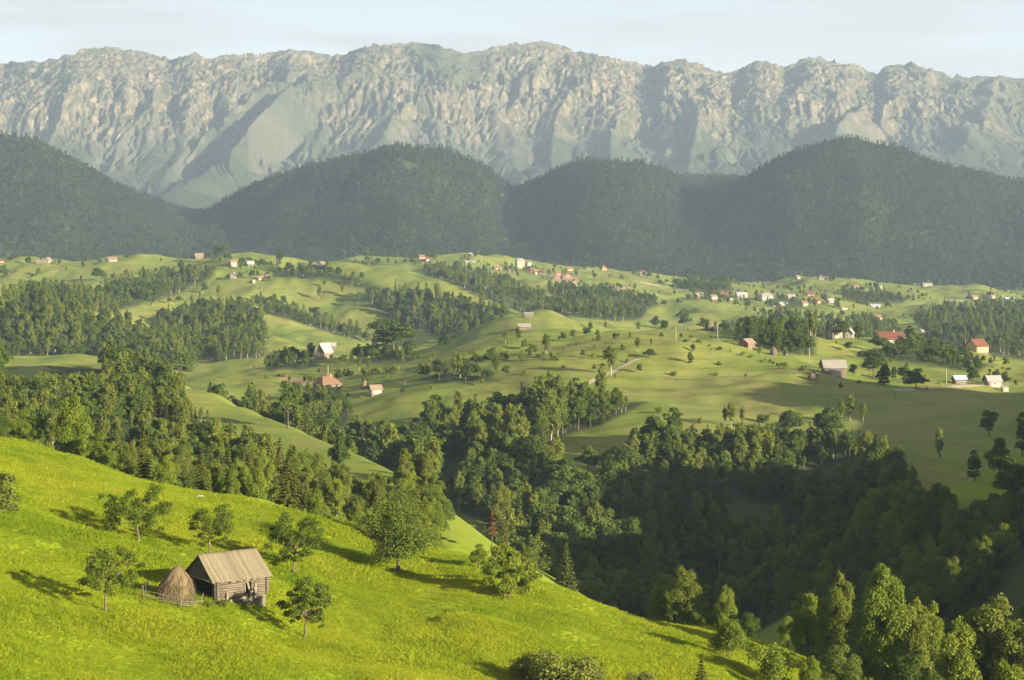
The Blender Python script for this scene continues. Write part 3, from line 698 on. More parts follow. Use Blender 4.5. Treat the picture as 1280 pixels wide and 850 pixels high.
CREST = [(-700, 90), (-300, 78), (-120, 92), (0, 86), (40, 82), (80, 73), (105, 67), (125, 65), (160, 67), (190, 73), (215, 79), (240, 74), (265, 76), (290, 74), (320, 69), (345, 66), (362, 62), (385, 64), (402, 70), (420, 71), (448, 62),
         (490, 58), (520, 55), (545, 60), (565, 66), (590, 70), (612, 66), (640, 64), (662, 61), (682, 60), (712, 64), (740, 67), (770, 76), (800, 83), (815, 86), (830, 80), (860, 81), (880, 88), (900, 92), (918, 93), (936, 85), (945, 82), (962, 86),
         (982, 90), (1000, 80), (1018, 76), (1050, 79), (1064, 82), (1084, 93), (1096, 94), (1106, 85), (1130, 83), (1164, 88), (1174, 95), (1214, 100), (1240, 95), (1280, 97), (1400, 85), (1600, 110), (2000, 100)]
# spurs running down from the crest: [(photo column, share of the way up)...], height m, half-width in columns
SPURS = [([(492, 1.0), (440, .80), (385, .62), (330, .45), (240, .2), (200, 0)], 150, 46), ([(560, .95), (600, .7), (640, .45), (650, .2)], 60, 34), ([(425, .86), (330, .66), (255, .48), (205, .30)], 70, 26), ([(225, .97), (205, .75), (180, .5)], 75, 24),
         ([(120, .98), (100, .75), (70, .5), (40, .3)], 80, 30), ([(20, .98), (5, .7), (-20, .4)], 75, 30), ([(300, .97), (290, .78), (285, .6)], 60, 20), ([(165, .98), (160, .8), (150, .55)], 60, 18), ([(385, .98), (372, .85), (350, .68)], 55, 18),
         ([(680, 1.0), (665, .75), (640, .55)], 70, 24), ([(760, .97), (730, .75), (700, .55), (690, .3)], 75, 26), ([(845, .98), (800, .78), (770, .55), (760, .3)], 80, 28), ([(945, .98), (915, .8), (880, .55), (860, .35)], 85, 26), ([(1018, 1.0), (1000, .8), (985, .55)], 80, 20),
         ([(1064, .98), (1062, .8), (1050, .55)], 70, 18), ([(1172, .99), (1120, .75), (1075, .5), (1030, .3)], 130, 40), ([(1260, .97), (1240, .7), (1200, .4)], 80, 34), ([(600, .9), (560, .72), (500, .55), (450, .35), (420, .15)], 60, 30)]

def carve(H, D, X, S, wx, wy):
    """Rain runs from the crest down and cuts a branching net of gullies with sharp ribs between; returns the water flow."""
    nx, ny = H.shape; top = int(np.searchsorted(S[0], 1.0)); idx = np.arange(nx)
    hard = 1 / (1 + 1.6 * np.clip(fbm((X + wx) / 120, H / 55, 3, 120), -.5, 1.5))          # beds of harder and softer rock
    zone = smooth(.05, .25, S) * (1 - .55 * smooth(.93, 1.0, S)); kk = hard * zone
    for it in range(46):
        A = np.ones_like(H) * (.6 + .8 * ((idx[:, None] * 7919 + it * 31) % 13 == 0))
        for j in range(top, 1, -1):
            h0 = H[:, j - 1]; l = np.roll(h0, 1); r = np.roll(h0, -1); l[0] = 1e9; r[-1] = 1e9
            st = np.stack([l, h0, r]); c = st.argmin(0); tgt = np.clip(idx + c - 1, 0, nx - 1)
            np.add.at(A[:, j - 1], tgt, A[:, j])
            dh = H[:, j] - st[c, idx]; ds = np.hypot(D[:, j] - D[:, j - 1], 3.8)
            e = kk[:, j] * .105 * np.minimum(A[:, j], 420) ** .5 * np.clip(dh / ds, 0, 1.6)
            H[:, j] -= np.clip(np.minimum(e, .8 * dh), 0, 4.0)
        # loose walls slide
        for rep_ in range(2):
            dl = H[1:] - H[:-1]; ex = np.sign(dl) * np.clip(np.abs(dl) - 7.5, 0, None) * .25
            H[1:] -= ex; H[:-1] += ex
        if it % 6 == 5: H[1:-1, 1:top] += .12 * (H[2:, 1:top] + H[:-2, 1:top] - 2 * H[1:-1, 1:top])
    return A

def build_mountain():
    px = np.concatenate([np.arange(-600, -20, 8.0), np.arange(-20, 1301, 1.35), np.arange(1308, 1900, 8.0)])
    s = np.concatenate([np.linspace(0, .35, 90)[:-1], np.linspace(.35, 1.0, 330)[:-1], np.linspace(1.0, 1.2, 30)])
    dcr = 7000 + 120 * vnoise(px / 130, px * 0, 3) + 60 * vnoise(px / 40, px * 0, 4)
    crest = (HZ - pchip([c[0] for c in CREST], [c[1] for c in CREST], px)) / F * dcr
    sk = [0, .3, .52, .70, .88, 1.0, 1.2]
    D = np.empty((len(px), len(s))); H = np.empty_like(D)
    for i in range(len(px)):
        e = dcr[i] - 7000
        D[i] = pchip(sk, [5000, 5900 + .3 * e, 6380 + .6 * e, 6600 + .8 * e, 6860 + e, 7000 + e, 7350 + e], s)
        c = crest[i]; H[i] = pchip(sk, [20, 165, 290, c * .66 + 12, c * .90, c, c - 170], s)
    PX = np.broadcast_to(px[:, None], D.shape); S = np.broadcast_to(s[None, :], D.shape)
    X = (PX - 640) / F * D
    env = smooth(.0, .2, S) * (1 - .0 * S); cl = smooth(.36, .58, S) * (1 - smooth(.90, 1.0, S) * .55) * (1 - smooth(1.0, 1.1, S) * .5)
    add = np.zeros_like(D)
    for line, hgt, w in SPURS:
        ss = [l[1] for l in line][::-1]; cc = [l[0] for l in line][::-1]
        c = np.interp(S, ss, cc) + 7 * vnoise(S * 9, S * 0 + line[0][0], 8)
        fall = smooth(ss[0] - .12, ss[0] + .12, S) * (1 - smooth(ss[-1] - .02, ss[-1] + .14, S) * .7)
        hgt = hgt * (.78 if hgt > 100 else .5); u = np.abs(PX - c) / w
        add += hgt * fall * np.clip(1 - u, 0, None) ** 1.3
    wx = 45 * fbm(X / 260, D / 260, 3, 60); wy = 60 * fbm(X / 240 + 9, D / 240, 3, 61)
    rib = ridged((X + wx) / 190, (D + wy) / 620, 3, 70) * 26 + ridged((X + .7 * wx) / 70 + 3, (D + wy) / 210, 4, 71) * 24
    fine = ridged((X + 1.1 * wx) / 33, (D + 1.4 * wy) / 42, 4, 72, .6) * 21 + fbm(X / 12, D / 15, 3, 73) * 5
    low = ridged((X + 2 * wx) / 380, D / 1500, 2, 75) * 30 + fbm(X / 90, D / 130, 4, 76) * 7
    # broad strata: rock steps across the face
    strat = np.abs(((H + add * .4 + 18 * fbm(X / 300, D / 300, 3, 80)) / 46) % 1 - .5) * 13
    dampright = 1 - .45 * smooth(1150, 1260, PX); grassy = np.exp(-((PX - 555) / 60.0) ** 2) * smooth(.66, .8, S)
    k = cl * dampright * (1 - .6 * grassy)
    H2 = H + 34 * smooth(.3, .7, S) * (1 - smooth(.8, 1, S)) + add * env * (0.35 + .65 * smooth(.1, .5, S)) * (1 - smooth(.80, 1.0, S) * .97) + (rib * .55 + fine * .5) * k + strat * .8 * k + low * env * (1 - cl) + 2.5 * fbm(X / 24, D / 30, 3, 81) * smooth(.9, 1, S)
    lim = crest[:, None] - (dcr[:, None] - D) * .30
    over = H2 - lim; H2 = np.where((S < 1) & (over > -12), lim - 12 + 12 * np.tanh((over + 12) / 24), H2)
    flow = carve(H2, D, X, S, wx, wy)
    crag = smooth(.44, .60, S + .06 * fbm(X / 110, D / 110, 3, 131)) * (1 - .7 * grassy) * dampright
    H2 = H2 + crag * (ridged((X + .5 * wx) / 30, (D + wy) / 34, 3, 132) * 15 + ridged(X / 11, D / 13, 2, 133) * 5.5) * (1 - .45 * smooth(.92, 1.0, S))
    H2 = H2 + smooth(.9, 1, S) * (ridged(X / 46, D / 60, 3, 134) * 6)
    D2 = D
    X2 = (PX - 640) / F * D2
    v = np.stack([X2, D2, H2], -1)
    gx = np.gradient(H2, axis=1) / (np.gradient(D2, axis=1) + 1e-3)
    rock = smooth(.43, .60, S + .08 * fbm(X / 130, D / 130, 4, 90) + .03 * ridged(X / 60, D / 300, 2, 91)) * (1 - .75 * grassy)
    rock = np.maximum(rock, 0); rock *= 1 - .6 * smooth(1140, 1240, PX) * (1 - smooth(.3, .6, fbm(X / 60, D / 60, 3, 93)))
    rock *= 1 - .7 * ((PX > 300) & (PX < 470)) * smooth(.0, .12, (np.interp(S, [0.2, .45, .62, .8, 1], [240, 330, 385, 440, 492]) - PX) / 300 + .16) * (1 - smooth(.62, .85, S)) * 0.9
    scree = smooth(.15, .5, ridged((X + wx) / 150, D / 1600, 2, 95)) * smooth(.2, .4, S) * (1 - smooth(.45, .6, S))
    wet = smooth(3.2, 5.6, np.log(flow))
    gully = smooth(.0, .35, -ridged((X + wx) / 92 + 3, (D + wy) / 240, 3, 71))
    woodm = (1 - smooth(.22, .40, S + .09 * fbm(X / 160, D / 160, 4, 97) + .05 * np.exp(-((PX - 250) / 90.) ** 2) - .10 * np.exp(-((PX - 880) / 160.) ** 2) - .12 * smooth(1100, 1250, PX)))
    nx, ny = D.shape
    i, j = np.meshgrid(np.arange(nx - 1), np.arange(ny - 1), indexing='ij'); a = (i * ny + j).ravel()
    f = np.stack([a, a + ny, a + ny + 1, a + 1], 1)
    t = NT('mountain_rock'); P = t.coord((1, 1, 1), 'World')
    n1 = t.noise(P, .012, 6, .65); n2 = t.noise(P, .05, 6, .7)
    rk = t.ramp(n2, [(.3, (.105, .082, .052)), (.5, (.20, .160, .106)), (.72, (.29, .240, .166))])
    gr = t.ramp(n1, [(.3, (.034, .043, .024)), (.55, (.052, .060, .032)), (.75, (.078, .080, .042))])
    gr = t.mix(t.math('MULTIPLY', t.ramp(t.noise(P, .022, 9, .74), [(.47, 0.0), (.56, 1.0)]), .7), gr, (.028, .040, .020))
    gr = t.mix(t.math('MULTIPLY', t.ramp(t.noise(t.coord((1, .22, .22), 'World'), .045, 7, .7), [(.55, 0.0), (.66, 1.0)]), .6), gr, (.135, .118, .080))
    geo = t.add('ShaderNodeNewGeometry'); sp = t.add('ShaderNodeSeparateXYZ'); t.ln(geo.outputs['Normal'], sp.inputs[0])
    veg = t.ramp(t.noise(t.coord((1, 1, .8), 'World'), .030, 10, .82), [(.43, 0.0), (.52, 1.0)])
    flat = t.ramp(t.math('ADD', sp.outputs[2], t.math('MULTIPLY', t.math('SUBTRACT', n2, .5), .5)), [(.72, 0.0), (.99, 1.0)])
    col = t.mix(t.math('MULTIPLY', t.attr('rock'), t.math('SUBTRACT', 1.0, t.math('MULTIPLY', t.math('MAXIMUM', t.math('MULTIPLY', veg, .92), flat), .88))), gr, rk)
    col = t.mix(t.math('MULTIPLY', t.attr('scree'), .75), col, (.20, .18, .145))
    col = t.mix(t.math('MULTIPLY', t.attr('woods'), t.ramp(t.noise(P, .035, 5, .7), [(.38, 0.0), (.55, 1.0)])), col, (.040, .055, .026))
    t.principled(col, .95, t.bump(t.noise(P, .07, 8, .8), .9, 14.0), .05)
    tag(link('mountains', mesh_np('mountains', v.reshape(-1, 3), f, [t.m], True, {'rock': ('POINT', rock), 'scree': ('POINT', np.maximum(.35 * scree, wet * (1 - .6 * smooth(.62, .8, S)) * smooth(.2, .36, S))), 'woods': ('POINT', woodm)})), kind='structure')
build_mountain()

# ------------------------------------------------------------------ far forest on the hills below the mountains
def far_forest():
    rng = np.random.default_rng(5)
    sp = 7.4
    gx, gy = np.meshgrid(np.arange(-1500, 1500, sp), np.arange(2990, 4420, sp))
    gx = gx.ravel() + (rng.random(gx.size) - .5) * sp * .95; gy = gy.ravel() + (rng.random(gx.size) - .5) * sp * .95
    px = 640 + F * gx / gy
    k = (px > -120) & (px < 1400); gx, gy, px = gx[k], gy[k], px[k]
    z = ground_z(gx, gy); row = HZ - F * z / gy
    # drop trees that stand well behind a skyline
    cols = np.arange(-120, 1401, 4.0); dd = np.arange(2990, 4425, 12.0)
    zz = ground_z((cols[:, None] - 640) / F * dd[None, :], np.broadcast_to(dd, (len(cols), len(dd))))
    rr = np.minimum.accumulate(HZ - F * zz / dd[None, :], axis=1)
    ci = np.clip(((px + 120) / 4).astype(int), 0, len(cols) - 1); di = np.clip(((gy - 2990) / 12).astype(int) - 3, 0, len(dd) - 1)
    vis = (row - 14 < rr[ci, di])
    clear = vnoise(gx / 90, gy / 120, 31) > -0.93
    strip = (np.abs(px - 641) < 5) & (gy > 3300) & (gy < 3800)
    k = vis & clear & ~strip
    gx, gy, z = gx[k], gy[k], z[k]; n = len(gx)
    h = (0.62 + .62 * rng.random(n) ** 1.3) * (1 + .15 * vnoise(gx / 60, gy / 60, 8))
    con = (rng.random(n) + .35 * vnoise(gx / 120, gy / 120, 17)) > .62
    idx = np.where(con, 3 + rng.integers(0, 2, n), rng.integers(0, 3, n))
    forms = [merged(make_broad(s, 13, w, 1.5, 7, 110, 2.0, 'far_leaf'), rng=rng) for s, w in ((61, 8.6), (62, 7.4), (63, 9.4))]
    forms += [merged(make_spruce(s, 17, 6.0, 7, 2.4, 'far_leaf', dens=.55), rng=rng) for s in (64, 65)]
    rot = np.stack([np.zeros(n), np.zeros(n), rng.random(n) * 6.28], 1); scl = np.stack([h * (.9 + .3 * rng.random(n)), h * (.9 + .3 * rng.random(n)), h], 1)
    o = scatter_object('far_forest', np.stack([gx, gy, z - .4], 1), rot, scl, idx, forms)
    tag(o, 'unbroken dark forest covering the rounded hills below the rocky mountain wall', 'forest', kind='stuff')
    print('far trees', n)
far_forest()

# ------------------------------------------------------------------ single trees
def place_tree(kind, name, p, h, rot, label, cat, group, parts=('crown', 'trunk'), wide=1.0):
    e = empty(name, p, rot)
    s = h / kind.h; e.scale = (s * wide, s * wide, s)
    link(parts[0], kind.crown, e); link(parts[1], kind.trunk, e)
    tag(e, label, cat, group); return e

def hero(kind, name, px, top, label, cat, group=None, base=None, d=None, dmin=120, rot=None, wide=1.0, parts=('crown', 'trunk'), sink=0.0):
    p = at(px, base, dmin) if base is not None else at_d(px, d)
    h = (HZ - top) / F * p.y - p.z
    p = p - Vector((0, 0, sink))
    return place_tree(kind, name, p, h + sink, random.random() * 6.28 if rot is None else rot, label, cat, group, parts, wide)

G1 = 'fruit trees on the hut meadow'
hero(make_fruit(101, 7.4, 6.6, 2.2, 9500, .155, 22, (.45, .1), spread=1.1), 'fruit_tree', 131, 680, 'leafy fruit tree with bare leaning trunk, downhill and left of the haystack', 'fruit tree', G1, base=765, rot=0)
hero(make_fruit(102, 6.6, 6.8, 1.5, 9000, .155, 22, (-.3, .2), spread=1.12), 'fruit_tree', 173, 606, 'spreading fruit tree with a side clump, on the slope above the haystack', 'fruit tree', G1, base=677, rot=0)
hero(make_fruit(103, 6.4, 6.0, 2.0, 7500, .15, 19, (.2, .1), spread=1.1), 'fruit_tree', 262, 631, 'gappy fruit tree standing directly behind the hut roof', 'fruit tree', G1, base=694, rot=1)
hero(make_fruit(104, 7.0, 6.6, 1.4, 9000, .155, 22, (.1, -.2), spread=1.05), 'fruit_tree', 367, 644, 'broad low-branched fruit tree just uphill right of the hut', 'fruit tree', G1, base=718, rot=2)
hero(make_fruit(105, 6.4, 5.8, 1.3, 9500, .155, 21, (.3, .2), spread=.95), 'fruit_tree', 381, 722, 'round fruit tree with forked trunk, lowest on the meadow, right of the hut', 'fruit tree', G1, base=797, rot=0)
hero(make_fruit(106, 6, 6.8, .6, 4200, .26, 12, (.1, .1), leaf='leaf_scrub'), 'fruit_tree', -12, 590, 'pale scrubby tree cut by the left edge of the photo', 'fruit tree', G1, base=660)
hero(make_broad(107, 9, 10.4, .1, 52, 26000, .165, 'leaf', 'bark'), 'large_bush_tree', 497, 618, 'big many-stemmed bush tree in the middle of the meadow crest', 'tree', base=715, rot=.4, wide=.98)
hero(make_fruit(108, 6.6, 6.6, .3, 15000, .17, 22, (0, 0), leaf='leaf_bush', spread=.85), 'bushy_tree', 637, 681, 'bright bushy tree on the meadow edge beside the small lone spruce', 'tree', base=752, rot=1.2)
hero(make_spruce(109, 6.5, 3.9, 13, .34, 'needle', .3, 1.3), 'spruce_tree', 708, 678, 'small lone spruce on the meadow edge between bushy tree and thin shrub', 'spruce', base=736, parts=('crown', 'trunk'))
hero(make_fruit(110, 5, 4.6, 1.4, 520, .24, 8, (.5, .2), leaf='leaf_scrub', spread=1.1), 'thin_shrub', 668, 684, 'thin half-bare shrub on the meadow edge', 'shrub', d=258)
hero(make_bush(111, 5, 5.4, 11000, .17, 'leaf_bush', 22), 'round_bush', 910, 773, 'single round bright bush on the lower meadow, casting a long shadow', 'bush', base=822)
hero(make_spruce(112, 5, 3.2, 11, .36, 'needle', .2, 1.2), 'spruce_tree', 877, 823, 'dark little spruce cut by the lower photo edge, below the round bush', 'spruce', d=205)

# scrub along the lower edge of the meadow
for (px, top, d, w, seed, lab) in ((655, 820, 197, 1.15, 1, 'olive scrub bush, left end of the thicket at the lower photo edge'), (700, 813, 194, 1.25, 2, 'pale twiggy scrub bush, middle of the thicket at the lower photo edge'),
                                   (742, 824, 196, 1.2, 3, 'straggly scrub bush, right end of the thicket at the lower photo edge'), (800, 838, 196, 1.2, 4, 'low scrub bush cut by the lower photo edge, below the shadow patch'),
                                   (968, 806, 222, 1.0, 5, 'dense rounded shrub where the meadow meets the birch grove')):
    hero(make_bush(120 + seed, 3.4, 5.0, 6500, .15, 'leaf_scrub' if seed < 5 else 'leaf_bush', 12), 'scrub_bush', px, top, lab, 'bush', 'scrub bushes on the lower meadow', d=d, wide=w)

# trees just over the crest
NEARB = [make_broad(131, 10, 7.0, .5, 34, 22000, .165, 'leaf_bush'), make_birch(132, 10, 5.6, .6, 18000, .16, 'leaf_bush', 'bark'), make_broad(133, 10, 7.8, .5, 38, 24000, .165, 'leaf')]
NEARW = [make_birch(134, 12, 5.2, 1.8, 16000, .155, 'leaf_birch'), make_birch(135, 12, 4.4, 2.0, 15000, .155, 'leaf_bush'), make_birch(136, 12, 5.8, 1.2, 18000, .16, 'leaf_birch')]
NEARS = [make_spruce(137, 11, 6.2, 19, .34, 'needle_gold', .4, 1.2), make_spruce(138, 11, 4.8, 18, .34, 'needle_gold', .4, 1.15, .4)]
G2 = 'trees standing just over the meadow crest'
for (k, nm, px, top, d, lab, cat, w) in (
    (NEARS[0], 'spruce_tree', 362, 567, 300, 'broad dark golden spruce, the largest on the meadow crest', 'spruce', 1.3),
    (NEARS[1], 'spruce_tree', 252, 556, 305, 'ragged spruce over the crest between broad spruce and bright trees', 'spruce', 1.05),
    (NEARS[1], 'spruce_tree', 180, 540, 308, 'thin-topped spruce over the crest, left of the ragged spruce', 'spruce', 1.1),
    (NEARS[1], 'spruce_tree', 473, 600, 272, 'spruce top rising behind the left side of the big bush tree', 'spruce', .95),
    (NEARS[0], 'spruce_tree', 522, 607, 271, 'spruce top rising behind the right side of the big bush tree', 'spruce', 1.0),
    (NEARB[1], 'broadleaf_tree', 92, 500, 322, 'tall bright round tree over the crest at the meadow top', 'tree', 1.0),
    (NEARB[0], 'broadleaf_tree', 32, 512, 325, 'wide bright tree over the crest close to the left photo edge', 'tree', 1.05),
    (NEARB[2], 'broadleaf_tree', -6, 508, 322, 'sunlit tree over the crest cut by the left photo edge', 'tree', .9),
    (NEARB[0], 'broadleaf_tree', 128, 540, 316, 'lower green tree between the tall bright tree and thin-topped spruce', 'tree', .95),
    (NEARB[1], 'broadleaf_tree', 208, 570, 305, 'low bright bush tree between the two thin spruces on the crest', 'tree', 1.2),
    (NEARW[1], 'birch_tree', 421, 600, 296, 'pale pointed birch over the crest, right of the broad spruce', 'birch', 1.1),
    (NEARB[1], 'broadleaf_tree', 395, 618, 292, 'small rounded tree tucked right of the broad spruce', 'tree', 1.0),
    (NEARB[0], 'broadleaf_tree', 290, 590, 300, 'low dark tree on the crest between ragged spruce and broad spruce', 'tree', 1.0),
    (NEARW[2], 'birch_tree', 446, 628, 290, 'light feathery birch left of the big bush tree', 'birch', 1.0),
    (NEARW[0], 'birch_tree', 627, 606, -684, 'slender birch standing behind the rust-red pine', 'birch', .9),
    (NEARW[2], 'birch_tree', 543, 598, -664, 'broad pale birch above the right side of the big bush tree', 'birch', 1.2),
    (NEARB[0], 'round_shrub', 599, 680, -712, 'dark round shrub on the pale slope left of the bushy tree', 'shrub', 1.3),
    (NEARW[0], 'birch_tree', 855, 714, 272, 'pale upright tree with forked top over the lower crest', 'birch', 1.35),
    (NEARB[1], 'broadleaf_tree', 827, 736, 276, 'low green tree left of the forked pale tree over the crest', 'tree', 1.1),
    (NEARB[0], 'broadleaf_tree', 882, 752, 270, 'small bushy tree right of the forked pale tree', 'tree', 1.1),
    (NEARB[1], 'broadleaf_tree', 907, 738, 268, 'pointed bright tree over the crest above the round bush', 'tree', .9),
    (NEARB[2], 'broadleaf_tree', 935, 766, 266, 'spreading low tree over the crest, uphill right of the round bush', 'tree', 1.1),
):
    hero(k, nm, px, top, lab, cat, G2, wide=w, **(dict(base=-d) if d < 0 else dict(d=d)))
hero(make_spruce(140, 8, 2.2, 6, .34, 'needle_dead', 4.6, 1.0), 'dead_pine', 615, 638, 'rust-red dying pine with a bare pale trunk', 'pine', base=699)

# grove at the lower right corner
G3 = 'young trees of the grove at the lower corner'
for (k, nm, px, top, d, lab, cat, w) in (
    (NEARB[1], 'broadleaf_tree', 1107, 718, 232, 'tallest bright tree of the corner grove, broad leafy top', 'tree', .78),
    (NEARW[2], 'birch_tree', 1052, 722, 245, 'slim birch with bare pale tip rising from the corner grove', 'birch', .72),
    (NEARB[0], 'broadleaf_tree', 1010, 742, 250, 'rounded green tree at the uphill end of the corner grove', 'tree', .85),
    (NEARW[1], 'birch_tree', 1028, 752, 238, 'thin light birch in front of the rounded uphill tree', 'birch', .75),
    (NEARW[0], 'birch_tree', 1140, 756, 240, 'olive birch with pointed top beside the tallest bright tree', 'birch', 1.0),
    (NEARW[1], 'birch_tree', 1163, 758, 246, 'narrow pointed birch in the middle of the corner grove', 'birch', 1.0),
    (NEARB[1], 'broadleaf_tree', 1197, 786, 226, 'small bright tree with ragged top between two taller birches', 'tree', .8),
    (NEARW[0], 'birch_tree', 1238, 757, 228, 'broad birch with clear white trunk in the corner grove', 'birch', 1.35),
    (NEARW[2], 'birch_tree', 1276, 790, 224, 'birch of the corner grove cut by the right photo edge', 'birch', 1.1),
    (NEARB[0], 'broadleaf_tree', 985, 770, 258, 'dark low tree behind the uphill end of the corner grove', 'tree', 1.0),
    (NEARB[2], 'broadleaf_tree', 1050, 806, 218, 'bushy dark green tree at the lower photo edge below the slim birch', 'tree', .9),
    (NEARB[0], 'broadleaf_tree', 1085, 800, 236, 'green filler tree under the tallest bright tree, left side', 'tree', .8),
    (NEARB[2], 'broadleaf_tree', 1140, 820, 216, 'low bright tree crown at the lower edge under the pointed birches', 'tree', .9),
    (NEARB[1], 'broadleaf_tree', 1012, 826, 214, 'yellow-green bush tree at the lower edge, uphill end of the grove', 'tree', 1.1),
    (NEARB[0], 'broadleaf_tree', 1212, 822, 238, 'deep green tree at the foot of the white-trunked birch', 'tree', .8),
    (NEARB[1], 'broadleaf_tree', 1262, 838, 214, 'low leafy tree in the very corner of the photo', 'tree', 1.0),
    (NEARB[2], 'broadleaf_tree', 1120, 770, 256, 'shaded tree behind the tallest bright tree, right side', 'tree', .7),
):
    hero(k, nm, px, top, lab, cat, G3, d=d, wide=w)

